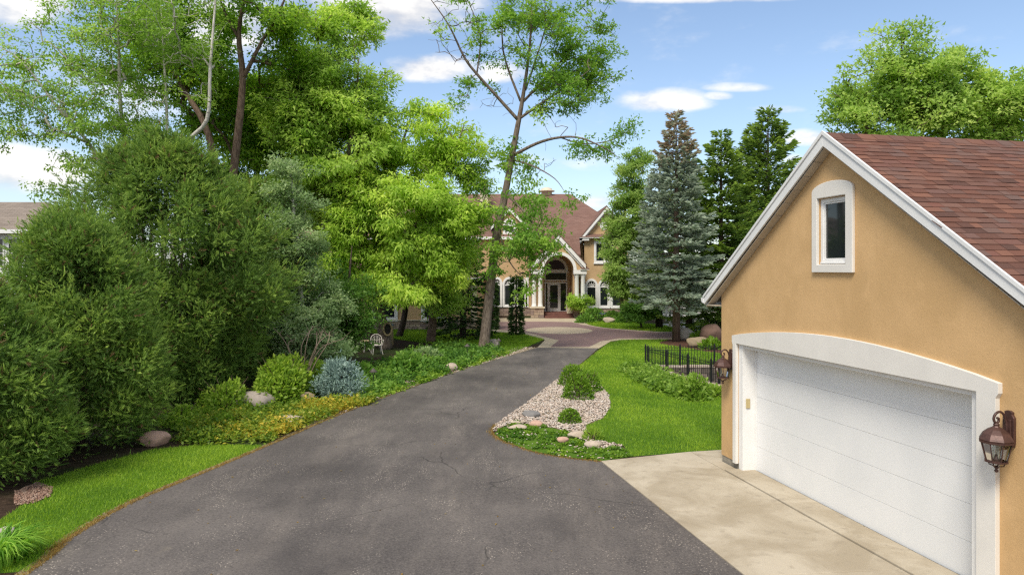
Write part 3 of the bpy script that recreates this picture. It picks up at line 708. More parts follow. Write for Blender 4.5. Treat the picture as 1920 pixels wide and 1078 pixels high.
for k in range(4):
    s0, s1 = .64+k*3.1, .64+(k+1)*3.1
    slab([WO+WU*s0-WB*.285, WO+WU*s1-WB*.285, WO+WU*s1+WB*(.26 if k < 2 else -.02), WO+WU*s0+WB*(.26 if k < 2 else -.02)], .045)

# ------------------------------------------------------------------ garage
GZ = math.atan2(WU.y, WU.x)
gar = thing('garage', 'tan stucco gable garage with brown shingle roof and wide white door', 'garage', WO, GZ)
GW, GD, APX, SL = 6.80, 7.5, 3.40, .698
def roof_top(s): return 5.95-SL*abs(s-APX)
def under(s): return roof_top(s)-.25
door_hole = [(.65,.0),(.65,2.43),(5.97,2.43),(5.97,.0)]
outer = [(0,.15),(0,under(0)),(APX,under(APX)),(GW,under(GW)),(GW,.15),(5.972,.15),(5.972,2.432),(.648,2.432),(.648,.15)]
wall_mb(outer, [rect(3.06,3.71,3.93,4.95)], .2).build('wall', M['stucco'], gar)
b = MB(); b.box(0,.2,.202,GD,.15,under(0)); b.build('side_wall', M['stucco'], gar)
b = MB(); b.box(GW-.2,GW,.202,GD,.15,under(0)); b.build('side_wall', M['stucco'], gar)
wall_mb([(.202,.15),(.202,under(0)),(APX,under(APX)),(GW-.202,under(0)),(GW-.202,.15)], [], .2).build('rear_wall', M['stucco'], gar).location = (0, GD-.21, 0)
for k in range(2):
    s0, s1 = [(.01,.33),(.337,.64)][k]
    MB().box(s0,s1,.012,.25,-.1,.147).build('foundation_block', M['block'], gar, False, .006)
for k in range(2):
    s0 = 5.98+k*.41; MB().box(s0,s0+.40,.012,.25,-.1,.147).build('foundation_block', M['block'], gar, False, .006)
for sx in (.012, GW-.25):
    for k in range(17): MB().box(sx,sx+.238,.26+k*.42,.26+k*.42+.41,-.1,.147).build('foundation_block', M['block'], gar, False, .006)
MB().box(.25,GW-.25,.22,GD-.25,-.06,.0).build('floor_slab', M['concrete'], gar)
# door surround with a shallow arched head and small ears
sur = MB(); n = 18
arc = [(.50+(6.26-.50)*k/n, 2.575+.255*math.sin(math.pi*k/n)**.85) for k in range(n+1)]
pts = [(.53,.135),(.53,2.40),(.50,2.46)]+arc+[(6.26,2.46),(6.225,2.40),(6.225,.135),(5.975,.135),(5.975,2.435),(.645,2.435),(.645,.135)]
sur.extrude([(x, -.06, z) for x, z in pts], (0, .062, 0)); sur.build('door_surround', M['trim'], gar, False, .012)
MB().box(.652,.79,.004,.30,.0,2.428).build('door_jamb', M['white'], gar, False, .006)
MB().box(5.85,5.968,.004,.30,.0,2.428).build('door_jamb', M['white'], gar, False, .006)
MB().box(.792,5.848,.02,.30,2.36,2.428).build('door_header', M['white'], gar, False, .006)
door = MB().box(.70,5.94,.342,.36,.0,2.42).build('overhead_door', M['rubber'], gar)
for k in range(5):
    z0 = .03+k*.468
    MB().box(.755,5.88,.288,.34,z0+.001,z0+.4655).build('panel', M['door'], door, False, .002)
MB().box(.76,5.875,.292,.338,.0,.031).build('bottom_seal', M['rubber'], door)
for s0, s1 in ((.791,.815), (5.822,5.847)): MB().box(s0,s1,.262,.287,.0,2.358).build('door_stop', M['white'], gar, False, .004)
MB().box(.816,5.821,.262,.287,2.335,2.358).build('door_stop', M['white'], gar)
kp = MB().box(.7905,.812,.07,.15,1.22,1.40).build('keypad', M['keypad'], gar, False, .006); MB().box(.8115,.815,.082,.138,1.23,1.33).build('keypad_cover', M['keypad'], kp)
# gable window
fo = arched(2.93,3.871,3.80,5.06,.14,12); n_ = len(fo)
def inner_of(o, x0, x1, z0, z1):
    return [(min(max(x, x0), x1), min(max(z, z0), z1)) for x, z in o]
win = ring_mb(fo, inner_of(fo, 3.055,3.715,3.925,4.955), -.05, .002).build('window', M['trim'], gar, False, .01)
ring_mb(rect(3.061,3.709,3.931,4.949), rect(3.125,3.645,3.995,4.885), .02, .10).build('sash', M['white'], win, False, .008)
ring_mb(rect(3.126,3.644,3.996,4.884), rect(3.15,3.62,4.02,4.86), .035, .085).build('sash_bead', M['white'], win, False, .005)
MB().box(3.151,3.619,.055,.065,4.021,4.859).build('pane', M['glass'], win)
MB().box(3.10,3.67,-.02,.018,3.932,3.962).build('sill', M['white'], win, False, .006)
# roof: deck, fascias, soffit, gutters, shingles
EO, RO, TH = .36, .17, .05            # eave overhang, rake overhang, deck
roof = MB()
for sg in (-1, 1):
    x1 = APX+sg*(APX+EO)
    roof.extrude([(APX, -RO+.015, 5.95-TH), (x1, -RO+.015, roof_top(x1)-TH), (x1, -RO+.015, roof_top(x1)-TH-.10), (APX, -RO+.015, 5.95-TH-.10)], (0, GD+2*RO-.03, 0))
ro = roof.build('roof', M['soffit'], gar)
for sg in (-1, 1):
    x1 = APX+sg*(APX+EO+.015); f = MB()
    f.extrude([(APX, -RO-.02, 5.945), (x1, -RO-.02, roof_top(x1)-.005), (x1, -RO-.02, roof_top(x1)-.185), (APX, -RO-.02, 5.945-.225)], (0, .034, 0))
    f.build('fascia', M['fascia'], gar, False, .004)
    f = MB(); x1 = APX+sg*(APX+EO+.03)
    f.extrude([(APX, -RO-.038, 5.955), (x1, -RO-.038, roof_top(x1)+.005), (x1, -RO-.038, roof_top(x1)-.045), (APX, -RO-.038, 5.955-.06)], (0, .017, 0))
    f.build('drip_edge', M['fascia'], gar)
    # soffit boards under the rake, one by one
    nb_ = 14
    for k in range(nb_):
        a0, a1 = APX+sg*(APX+EO)*k/nb_, APX+sg*(APX+EO)*((k+1)/nb_-.004)
        MB().extrude([(a0, -RO+.016, roof_top(a0)-.252), (a1, -RO+.016, roof_top(a1)-.252), (a1, -RO+.016, roof_top(a1)-.24), (a0, -RO+.016, roof_top(a0)-.24)], (0, RO-.02, 0)).build('soffit_board', M['soffit'], gar)
    ex = APX+sg*(APX+EO); zz = roof_top(ex)
    MB().box(min(ex, APX+sg*APX)+.02, max(ex, APX+sg*APX)-.003, -RO+.02, GD+RO-.02, zz-.21, zz-.19).build('eave_soffit', M['soffit'], gar)
    MB().box(ex-.012, ex+.012, -RO+.016, GD+RO, zz-.20, zz-.06).build('eave_fascia', M['fascia'], gar)
    gx = ex+sg*.013; g = MB()
    g.extrude([(gx, -RO-.03, zz-.065), (gx+sg*.11, -RO-.03, zz-.065), (gx+sg*.10, -RO-.03, zz-.12), (gx+sg*.06, -RO-.03, zz-.165), (gx, -RO-.03, zz-.165)], (0, GD+2*RO, 0)); g.build('gutter', M['white'], gar, False, .004)
# shingles
SW, EXPO = .305, .124; slen = (APX+EO)*math.hypot(1, SL); ncrs = int(slen/EXPO)+1
ang = math.atan(SL)
def tab_mesh(w):
    mb = MB(); t = .014
    mb.add([(0,0,.004),(w,0,.004),(w,0,.004+t),(0,0,.004+t),(0,.18,0),(w,.18,0),(w,.18,.006),(0,.18,.006)], [(0,1,2,3),(4,7,6,5),(0,4,5,1),(3,2,6,7),(0,3,7,4),(1,5,6,2)])
    return mb
tabs = [tab_mesh(w).mesh('shingle', M['shingle']) for w in (.13, .18, .23, .29)]
tw = (.13, .18, .23, .29)
rnd = random.Random(5); near = []
for sg in (1, -1):
    for c in range(ncrs):
        d = slen-c*EXPO; y = -RO-.04-rnd.random()*.2
        if d < .19: continue
        while y < GD+RO:
            k = rnd.choice((0, 1, 2, 2, 3, 3)); y0 = max(y, -RO-.042)
            near.append((sg, d, y, k, rnd.random())); y += tw[k]+.004
# a roof frame per side: local (along eave, up slope, out)
def tab_matrix(sg, d, y, k, j):
    # d = distance down the slope from the ridge of the exposed (lower) edge
    s = APX+sg*d*math.cos(ang); z = 5.95-TH-d*math.sin(ang)
    upv = Vector((-sg*math.cos(ang), 0, math.sin(ang))); nv = Vector((sg*math.sin(ang), 0, math.cos(ang)))
    xv = Vector((0, 1, 0)) if sg > 0 else Vector((0, -1, 0))
    p = Vector((s, y if sg > 0 else y+tw[k], z))+nv*(.002+.006*j)
    m = Matrix.Identity(4)
    for i, v in enumerate((xv, upv, nv)): m.col[i][:3] = v
    m.col[3][:3] = p; return m
vis = [a for a in near if a[0] == 1 and a[2] > -RO-.045]
def cam_size(a):
    p = WO+WU*(APX+a[1]*.82)+WB*a[2]; px = CX+F*p.x/max(p.y, .1)
    return (0 if px < 1940 else 1, p.length)
vis.sort(key=cam_size)
parts = set(id(a) for a in vis[:300]); rest = MB()
for a in near:
    y_lo = -RO-.03
    mtx = tab_matrix(*a)
    if id(a) in parts:
        o = link('shingle', tabs[a[3]], ro); o.matrix_local = mtx
    else:
        t = tab_mesh(tw[a[3]])
        vv = [mtx @ Vector(v) for v in t.v]
        vv = [Vector((v.x, max(v.y, y_lo), v.z)) for v in vv]
        rest.add(vv, t.f)
rs = rest.build('shingles_beyond', M['shingle'], ro); rs['kind'] = 'stuff'
for k in range(27):
    y0 = -RO-.03+k*.285
    e0, e1, t0, t1 = 5.95-TH-.15*SL+.034, 5.95-TH-.15*SL+.026, 5.95-TH+.036, 5.95-TH+.028
    MB().add([(APX-.15, y0, e0), (APX, y0, t0), (APX+.15, y0, e0), (APX-.15, y0+.30, e1), (APX, y0+.30, t1), (APX+.15, y0+.30, e1),
              (APX-.15, y0, e0-.012), (APX, y0, t0-.012), (APX+.15, y0, e0-.012), (APX-.15, y0+.30, e1-.02), (APX+.15, y0+.30, e1-.02)],
             [(0,1,4,3),(1,2,5,4),(0,6,7,1),(1,7,8,2),(0,3,9,6),(2,8,10,5)]).build('ridge_cap', M['shingle'], ro)

def wall_lantern(label):
    t = thing('wall_lantern', label, 'lantern', (0,0,0), 0, 'lanterns beside the garage door')
    # local: wall at y=0, lantern hangs towards -y, z = 0 at the bottom finial
    bp = MB(); q = [(-.062,.28),(.062,.28),(.07,.33),(.07,.60),(.045,.635),(.05,.66),(.02,.675),(-.02,.675),(-.05,.66),(-.045,.635),(-.07,.60),(-.07,.33)]
    bp.extrude([(x, -.035, z) for x, z in q], (0, .034, 0)); bp.box(-.045,.045,-.055,-.034,.34,.58); bp.build('backplate', M['bronze'], t, False, .006)
    sc = [(0,-.05,.40),(0,-.055,.52),(0,-.085,.62),(0,-.14,.665),(0,-.20,.645),(0,-.225,.59),(0,-.20,.545),(0,-.165,.555),(0,-.16,.59),(0,-.18,.60)]
    MB().tube(smooth(sc, 5), .0135, 8).build('scroll_arm', M['bronze'], t, True)
    cy_ = -.19; n = 6; ph = math.pi/6
    roof_ = MB().lathe([(.165,.352),(.170,.365),(.160,.385),(.135,.43),(.085,.475),(.04,.50),(.028,.515),(.034,.53),(.02,.545),(.006,.55)], 8, (0, cy_, 0), math.pi/8)
    roof_.build('roof', M['bronze'], t)
    MB().lathe([(.150,.325),(.172,.335),(.172,.351),(.150,.353)], 8, (0, cy_, 0), math.pi/8).build('upper_band', M['bronze'], t)
    MB().lathe([(.10,.112),(.118,.118),(.118,.132),(.09,.136)], 8, (0, cy_, 0), math.pi/8).build('lower_band', M['bronze'], t)
    for k in range(8):
        a, a2 = math.pi/8+k*math.pi/4, math.pi/8+(k+1)*math.pi/4
        P = lambda r, an, z: (r*math.cos(an), cy_+r*math.sin(an), z)
        MB().bar(P(.152,a,.328), P(.104,a,.130), .009, .009).build('cage_bar', M['bronze'], t)
        MB().add([P(.100,a,.133), P(.100,a2,.133), P(.146,a2,.326), P(.146,a,.326)], [(0,1,2,3)]).build('pane', M['clear'], t)
    MB().lathe([(.03,.130),(.034,.15),(.018,.17),(.012,.20)], 10, (0, cy_, 0)).build('candle_cup', M['bronze'], t, True)
    for k in range(3):
        a = k*2.09; x, y = .028*math.cos(a), cy_+.028*math.sin(a)
        cs_ = MB().lathe([(.009,.155),(.009,.245),(.004,.246)], 8, (x, y, 0)).build('candle', M['candle'], t, True)
        MB().lathe([(.005,.247),(.009,.262),(.006,.285),(.001,.305)], 8, (x, y, 0)).build('bulb', M['clear'], cs_, True)
    fb = MB()
    for k in range(4):
        a = k*math.pi/2+.4; fb.tube([(.085*math.cos(a), cy_+.085*math.sin(a), .112), (.07*math.cos(a), cy_+.07*math.sin(a), .08), (.02*math.cos(a), cy_+.02*math.sin(a), .068)], .006, 6)
    fb.lathe([(.012,.075),(.024,.062),(.018,.045),(.010,.038),(.022,.022),(.016,.006),(.003,0)][::-1], 10, (0, cy_, 0)); fb.build('finial', M['bronze'], t, True)
    MB().tube([(0,-.04,.36),(0,-.10,.30),(0,-.06,.25),(0,-.035,.27)], .01, 6).build('lower_scroll', M['bronze'], t, True)
    return t
la = wall_lantern('bronze wall lantern at the far end of the garage door')
la.location = WO+WU*.40+Vector((0, 0, 1.625)); la.rotation_euler = (0, 0, GZ)
lb = copy_tree(la); lb['label'] = 'bronze wall lantern at the near end of the garage door'; lb.location = WO+WU*6.36+Vector((0, 0, 1.615))

# ------------------------------------------------------------------ main house
hs = thing('house', 'large tan stucco house with brown hip roof and white columned entrance', 'house', (0, 57.5, 0))
def HW(mb, name, mat, parent=hs, sm=False, bevel=0, y=0.0):
    """build in house-local metres (x world, y from the facade plane, z world)"""
    o = mb.build(name, mat, parent, sm, bevel); o.location.y = y; return o
FY = 57.5
def Xp(px, Y=FY): return XA(px, Y)
def house_window(parent, x0, x1, z0, zs, rise, y, fan=True, bars=0):
    lo = arched(x0, x1, z0, zs, rise, 10) if rise else rect(x0, x1, z0, zs)
    big = arched(x0-.16, x1+.16, z0-.14, zs, rise+.18, 10) if rise else rect(x0-.16, x1+.16, z0-.14, zs+.18)
    w = ring_mb(big, lo, y-.07, y+.05).build('window', M['white'], parent)
    sm_ = arched(x0+.06, x1-.06, z0+.06, zs, max(rise-.06, 0), 10) if rise else rect(x0+.06, x1-.06, z0+.06, zs-.06)
    ring_mb(lo, sm_, y+.02, y+.10).build('sash', M['white'], w)
    mb = MB(); mb.extrude([(x, y+.06, z) for x, z in sm_], (0, .02, 0)); mb.build('pane', M['glass'], w)
    if rise and fan:
        f = MB(); c = (x0+x1)/2; f.box(x0+.03, x1-.03, y+.015, y+.055, zs-.05, zs+.03)
        r = (x1-x0)/2
        for a in (.45, .9, 1.571, 2.24, 2.69): f.bar((c, y+.04, zs), (c+r*.97*math.cos(a), y+.04, zs+rise*.97*math.sin(a)), .035, .03, (0, 1, 0))
        q = [(c+r*.5*math.cos(a), y+.04, zs+rise*.5*math.sin(a)) for a in np.linspace(0, math.pi, 9)]; f.tube(q, .02, 4); f.build('muntins', M['white'], w)
    for k in range(bars):
        x = x0+(x1-x0)*(k+1)/(bars+1); MB().box(x-.04, x+.04, y+.012, y+.058, z0, zs).build('mullion', M['white'], w)
    MB().box(x0-.2, x1+.2, y-.12, y-.06, z0-.2, z0-.12).build('sill', M['white'], w)
    return w
def stones(parent, x0, x1, z0, z1, y, mat='stone', hrow=(.14, .24), wr=(.25, .55), name='stone_veneer', depth=.06):
    mb = MB(); z = z0; r = random.Random(int(x0*100)+3)
    while z < z1-.02:
        h = min(r.uniform(*hrow), z1-z); x = x0-r.random()*.2
        while x < x1:
            w = r.uniform(*wr); a, b_ = max(x, x0), min(x+w, x1)
            if b_-a > .03: mb.box(a+.008, b_-.008, y-depth-r.random()*.03, y, z+.008, z+h-.008)
            x += w
        z += h
    o = mb.build(name, M[mat], parent); o['kind'] = 'stuff'; return o
# --- left facade (three arched windows)
lx0, lx1 = -2.6, 1.62
wl = [(-1.53,-.93),(-.64,.18),(.44,1.10)]
holes = [arched(a, b_, .87, 2.55, .5) for a, b_ in wl]
HW(wall_mb(rect(lx0, lx1, 0, 6.5), holes, .25), 'front_wall', M['house_stucco'])
for a, b_ in wl: house_window(hs, a, b_, .87, 2.55, .5, 0)
stones(hs, lx0, lx1-.05, 0, .66, -.004)
MB().box(lx0, lx1, -.12, -.004, .665, .73).build('stone_ledge', M['cream'], hs)
MB().box(1.13, 1.38, -.07, -.002, .735, 3.4).build('pilaster', M['white'], hs)
# --- right facade with gable
rx0, rx1, rc = 6.0, 9.75, 7.80
wr_ = [(6.2,6.98),(7.28,7.98),(8.31,9.0)]
HW(wall_mb([(rx0,0),(rx1,0),(rx1,6.4),(rc,8.75),(rx0,6.4)], [arched(a, b_, .80, 2.40, .5) for a, b_ in wr_]+[rect(6.95,8.35,4.5,6.0)], .25), 'front_wall', M['house_stucco'])
for a, b_ in wr_: house_window(hs, a, b_, .80, 2.40, .5, 0)
house_window(hs, 6.95, 8.35, 4.5, 6.0, 0, 0, False, 1)
stones(hs, rx0, rx1, 0, .58, -.004); MB().box(rx0, rx1, -.12, -.004, .585, .64).build('stone_ledge', M['cream'], hs)
MB().lathe([(.34,-.05),(.34,.0)], 16).build('gable_vent', M['white'], hs).matrix_local = Matrix.Translation((7.62,-.06,7.45)) @ Matrix.Rotation(math.pi/2, 4, 'X')
for sg in (-1, 1):
    for j, (zo, h_, yo) in enumerate(((.30,.22,-.40),(.06,.16,-.22))):
        a = (rc, yo, 8.75+zo); e = (rc+sg*2.35, yo, 8.75+zo-2.35*1.205)
        MB().extrude([a, e, (e[0], yo, e[2]-h_*1.5), (rc, yo, a[2]-h_*1.5)], (0, .2-.002*j, 0)).build('rake_board', M['white'], hs)
    MB().extrude([(rc, -.42, 9.12), (rc+sg*2.5, -.42, 9.12-2.5*1.205), (rc+sg*2.5, -.42, 9.02-2.5*1.205), (rc, -.42, 9.02)], (0, 8.0, 0)).build('gable_roof', M['roof'], hs)
for x0, x1 in ((5.35, 6.35), (9.3, 10.3)):
    MB().box(x0, x1, -.40, .2, 6.22, 6.42).build('eave_return', M['white'], hs)
    MB().add([(x0-.05,-.45,6.425),(x1+.05,-.45,6.425),(x1+.05,.1,6.425),(x0-.05,.1,6.425),((x0+x1)/2,.1,7.0)], [(0,1,4),(1,2,4),(3,0,4),(0,3,2,1)]).build('return_roof', M['roof'], hs)
# --- entrance wall and portico
pc, PY = 3.70, -2.5                    # portico centre, front plane (y local)
ey = .7
HW(wall_mb(rect(2.3,5.1,.30,6.4), [rect(2.74,4.62,.335,2.76), rect(2.74,4.62,2.90,3.62), arched(2.66,4.62,3.78,3.80,.98)], .2), 'entrance_wall', M['house_stucco'], y=ey)
ed = HW(ring_mb(rect(2.73,4.63,.32,2.77), rect(2.83,4.53,.36,2.68), -.06, .08), 'entrance_door', M['white'], y=ey)
for x in (3.02, 4.02): MB().box(x-.05, x+.05, -.05, .07, .362, 2.678).build('door_post', M['white'], ed)
lf = MB(); lf.extrude([(x,-.03,z) for x, z in rect(3.075,3.965,.37,2.67)], (0, .05, 0)); leafd = lf.build('door_leaf', M['white'], ed)
MB().box(3.20,3.84,-.045,-.031,.62,2.52).build('pane', M['glass'], leafd)
MB().tube([(3.14,-.08,1.2),(3.14,-.08,1.6)], .02, 6).build('handle', M['iron'], leafd)
for a, b_ in ((2.835,2.965),(4.075,4.525)): MB().box(a, b_, 0, .02, .362, 2.676).build('pane', M['glass'], ed)
tw_ = HW(ring_mb(rect(2.73,4.63,2.89,3.63), rect(2.82,4.54,2.97,3.55), -.05, .06), 'transom', M['white'], y=ey); MB().box(2.825,4.535,0,.02,2.975,3.545).build('pane', M['glass'], tw_)
house_window(hs, 2.74, 4.54, 3.79, 3.80, .90, ey, False)
fl = MB(); fl.box(1.6, 5.9, -2.1, ey-.01, .0, .33); fl.build('porch_floor', M['treads'], hs)
for k, (y0, y1, z1) in enumerate(((-2.72,-2.102,.165),(-3.05,-2.722,.055))):
    MB().box(2.58, 4.86, y0, y1, 0, z1).build('step', M['treads'], hs)
for sx in (-1, 1):
    cx = pc+sx*1.70
    stones(hs, cx-.52, cx+.52, 0, .78, PY-.10, 'stone', (.15,.28), (.25,.5))
    MB().box(cx-.515, cx+.515, PY-.098, PY+.55, .0, .78).build('pedestal', M['stone'], hs)
    MB().box(cx-.60, cx+.60, PY-.25, PY+.62, .785, .86).build('pedestal_cap', M['cream'], hs)
    for dx in (-.25, .25):
        MB().lathe([(.22,.862),(.22,.95),(.185,1.0),(.18,1.2),(.165,3.2),(.20,3.28),(.215,3.36),(.215,3.478)], 18, (cx+dx, PY+.2, 0)).build('column', M['white'], hs, True)
    MB().box(cx-.52, cx+.52, PY-.10, PY+.5, 3.48, 3.80).build('entablature', M['white'], hs)
    MB().box(min(cx, cx+sx*.72), max(cx, cx+sx*.72), PY-.22, PY+.55, 3.805, 3.88).build('cornice', M['white'], hs)
    x0, x1 = sorted((cx+sx*.08, cx+sx*.74))
    MB().add([(x0,PY-.26,3.885),(x1,PY-.26,3.885),(x1,PY+.6,3.885),(x0,PY+.6,3.885),(x0 if sx > 0 else x1,PY+.3,4.45)], [(0,1,4),(1,2,4),(2,3,4),(3,0,4),(0,3,2,1)]).build('corner_roof', M['roof'], hs)
    w0, w1 = sorted((pc+sx*1.20, pc+sx*1.36))
    MB().box(w0, w1, PY+.55, ey-.01, .335, 3.79).build('porch_wall', M['house_stucco'], hs)
pg = [(pc-1.75,3.81)]+[(pc+1.19*math.cos(a), 3.81+1.19*math.sin(a)) for a in np.linspace(math.pi, 0, 17)]+[(pc+1.75,3.81),(pc+1.75,4.45),(pc,6.35),(pc-1.75,4.45)]
HW(wall_mb(pg, [], .3), 'portico_gable', M['house_stucco'], y=PY)
ar = [(pc+1.43*math.cos(a), 3.81+1.43*math.sin(a)) for a in np.linspace(0, math.pi, 17)]; ai = [(pc+1.185*math.cos(a), 3.81+1.185*math.sin(a)) for a in np.linspace(0, math.pi, 17)]
HW(MB().extrude([(x, -.07, z) for x, z in ar+ai[::-1]], (0, .068, 0)), 'arch_trim', M['white'], y=PY)
v_ = MB(); q = [(pc+1.2*math.cos(a), 3.8+1.2*math.sin(a)) for a in np.linspace(0, math.pi, 17)]
for a, b_ in zip(q[:-1], q[1:]): v_.add([(a[0],PY+.3,a[1]),(b_[0],PY+.3,b_[1]),(b_[0],ey,b_[1]),(a[0],ey,a[1])], [(0,1,2,3)])
v_.build('barrel_vault', M['house_stucco'], hs, True)
for sg in (-1, 1):
    for zo, h_, yo, l_ in ((.22,.26,PY-.30,2.12),(-.10,.17,PY-.14,1.95)):
        a = (pc, yo, 6.35+zo); e = (pc+sg*l_, yo, 6.35+zo-l_*1.09)
        MB().extrude([a, e, (e[0], yo, e[2]-h_*1.4), (pc, yo, a[2]-h_*1.4)], (0, .13, 0)).build('rake_board', M['white'], hs)
    MB().extrude([(pc, PY-.34, 6.66), (pc+sg*2.2, PY-.34, 6.66-2.2*1.09), (pc+sg*2.2, PY-.34, 6.58-2.2*1.09), (pc, PY-.34, 6.58)], (0, 6.5, 0)).build('portico_roof', M['roof'], hs)
# --- upper walls between, side walls, rear
MB().box(1.62, 6.0, ey+.21, ey+.4, 3.9, 6.5).build('upper_wall', M['house_stucco'], hs)
MB().box(1.63, 2.29, ey, ey+.2, .0, 6.4).build('entrance_side_wall', M['house_stucco'], hs); MB().box(5.11, 5.99, ey, ey+.2, .0, 6.4).build('entrance_side_wall', M['house_stucco'], hs)
for x0, x1 in ((-20,-19.8),(9.5,9.74)): MB().box(x0, x1, .26, 15, 0, 6.45).build('end_wall', M['house_stucco'], hs)
MB().box(-20, 9.75, 15.01, 15.2, 0, 6.45).build('rear_wall', M['house_stucco'], hs)
MB().box(-19.8, lx0-.01, 0, .25, 0, 6.5).build('front_wall', M['house_stucco'], hs)
house_window(hs, -5.2, -4.2, .87, 2.9, 0, -.05, False, 0)
# --- main hip roof with thickness and white eave
A, B_, C_, D_ = (-20.5,-.5,6.5),(10.25,-.5,6.5),(10.25,15.6,6.5),(-20.5,15.6,6.5); R0, R1 = (-13,7.5,10.9),(5.45,7.5,10.9)
MB().add([A,B_,C_,D_,R0,R1], [(0,1,5,4),(1,2,5),(2,3,4,5),(3,0,4),(0,3,2,1)]).build('roof', M['roof'], hs)
MB().box(-20.55, 1.0, -.56, -.48, 6.30, 6.52).build('eave_board', M['white'], hs)
MB().extrude([(1.02,-.55,6.56),(1.02,-1.75,5.05),(1.02,-1.75,4.95),(1.02,-.45,6.44)], (4.5,0,0)).build('entry_roof', M['roof'], hs)
MB().box(-20.4, 10.2, -.47, .3, 6.42, 6.49).build('eave_soffit', M['white'], hs)
# dormer gable above the left windows
dc = -.2
HW(wall_mb([(dc-1.2,6.6),(dc+1.2,6.6),(dc+1.2,7.5),(dc,8.7),(dc-1.2,7.5)], [arched(dc-.4,dc+.4,6.9,7.5,.4)], .2), 'dormer_wall', M['house_stucco'], y=.1)
house_window(hs, dc-.4, dc+.4, 6.9, 7.5, .4, .1)
for sg in (-1, 1):
    MB().extrude([(dc, -.15, 8.98), (dc+sg*1.55, -.15, 8.98-1.55), (dc+sg*1.55, -.15, 8.66-1.55), (dc, -.15, 8.66)], (0, .2, 0)).build('rake_board', M['white'], hs)
    MB().extrude([(dc, -.2, 9.08), (dc+sg*1.65, -.2, 9.08-1.65), (dc+sg*1.65, -.2, 8.99-1.65), (dc, -.2, 8.99)], (0, 5.5, 0)).build('dormer_roof', M['roof'], hs)
ch = MB().box(-2.86,-2.15,4.1,4.9,8.0,11.3).build('chimney', M['cream'], hs); MB().box(-2.95,-2.06,4.0,5.0,11.302,11.42).build('chimney_cap', M['cream'], ch); MB().box(-2.85,-2.16,4.1,4.9,11.422,11.85).build('chimney_pot', M['iron'], ch)
ch = MB().lathe([(.5,10.7),(.5,11.1),(.75,11.12),(.75,11.22),(.5,11.25),(.5,11.4),(.2,11.5)], 14, (3.25,7.5,0)).build('chimney', M['cream'], hs, True)
# --- left wing reaching towards the drive
wy = 44-FY
HW(wall_mb(rect(-16,-2.3,0,3.3), [rect(-8.66,-7.41,.75,2.3), rect(-5.6,-4.4,.75,2.3)], .25), 'wing_wall', M['house_stucco'], y=wy)
house_window(hs, -8.66, -7.41, .75, 2.3, 0, wy, False, 0); house_window(hs, -5.6, -4.4, .75, 2.3, 0, wy, False, 0)
stones(hs, -16, -2.3, 0, .60, wy-.004); MB().box(-16, -2.25, wy-.14, wy-.004, .605, .66).build('stone_ledge', M['cream'], hs)
MB().box(-2.55, -2.3, wy+.26, -.02, 0, 3.3).build('wing_side_wall', M['house_stucco'], hs)
MB().box(-2.62, -2.24, wy-.07, wy+.22, .66, 3.28).build('corner_pilaster', M['cream'], hs)
MB().add([(-16.5,wy-.5,3.3),(-1.85,wy-.5,3.3),(-1.85,-.01,3.3),(-16.5,-.01,3.3),(-9.2,wy+6,6.2),(-9.2,-.01,6.2)], [(0,1,4),(1,2,5,4),(3,0,4,5),(2,3,5),(0,3,2,1)]).build('wing_roof', M['roof'], hs)
MB().box(-16.55, -1.8, wy-.56, wy-.48, 3.12, 3.32).build('eave_board', M['white'], hs); MB().box(-1.9, -1.82, wy-.47, -.52, 3.12, 3.32).build('eave_board', M['white'], hs)
sc_ = thing('wall_sconce', 'small bronze lantern on the entrance side wall', 'lantern', (4.88, 56.9, 1.95))
MB().box(-.02,.018,-.06,.06,.0,.3).build('backplate', M['bronze'], sc_); MB().lathe([(.02,-.12),(.07,-.05),(.10,.2),(.12,.22),(.05,.32),(.01,.38)], 8, (-.14,0,0)).build('lantern_body', M['bronze'], sc_); MB().tube([(0,0,.25),(-.07,0,.42),(-.14,0,.37)], .012, 5).build('arm', M['bronze'], sc_)
urn = thing('urn_planter', 'pale stone urn planter beside the entrance door', 'planter', (4.62, 55.6, .333))
MB().box(-.22,.22,-.22,.22,0,.35).build('plinth', M['cream'], urn); MB().lathe([(.14,.352),(.16,.40),(.08,.46),(.10,.52),(.26,.72),(.32,.78),(.32,.83),(.27,.84)], 16).build('bowl', M['cream'], urn, True)
v, ti = mound_leaves(.3,.3,.35,500,.12,.06); link('plant', np_mesh('plant', v+np.array([0,0,.83]), 4, ti, M['l_perennial']), urn)

# ------------------------------------------------------------------ neighbour's house beyond the hedge
nh = thing('neighbour_house', 'white neighbouring house with grey shingle hip roof behind the hedge', 'house', (-34.5, 46, 0))
holes = [rect(x, x+.85, 4.0, 5.85) for x in (-2.6,-1.35,-.1,1.15)]
wall_mb(rect(-9,3.0,0,6.3), holes, .25).build('front_wall', M['white'], nh)
for x in (-2.6,-1.35,-.1,1.15):
    w = ring_mb(rect(x-.1,x+.95,3.9,5.95), rect(x,x+.85,4.0,5.85), -.06, .05).build('window', M['white'], nh)
    MB().box(x,x+.85,.06,.08,4.0,5.85).build('pane', M['glass'], w); mu = MB()
    for k in range(1, 4): mu.box(x,x+.85,.03,.06,4.0+k*.46-.015,4.0+k*.46+.015)
    mu.box(x+.41,x+.44,.028,.062,4.0,5.85); mu.build('muntins', M['white'], w)
MB().box(2.75,3.0,.26,9,0,6.3).build('end_wall', M['white'], nh); MB().box(-9,-8.75,.26,9,0,6.3).build('end_wall', M['white'], nh); MB().box(-9,3,9.01,9.2,0,6.3).build('rear_wall', M['white'], nh)
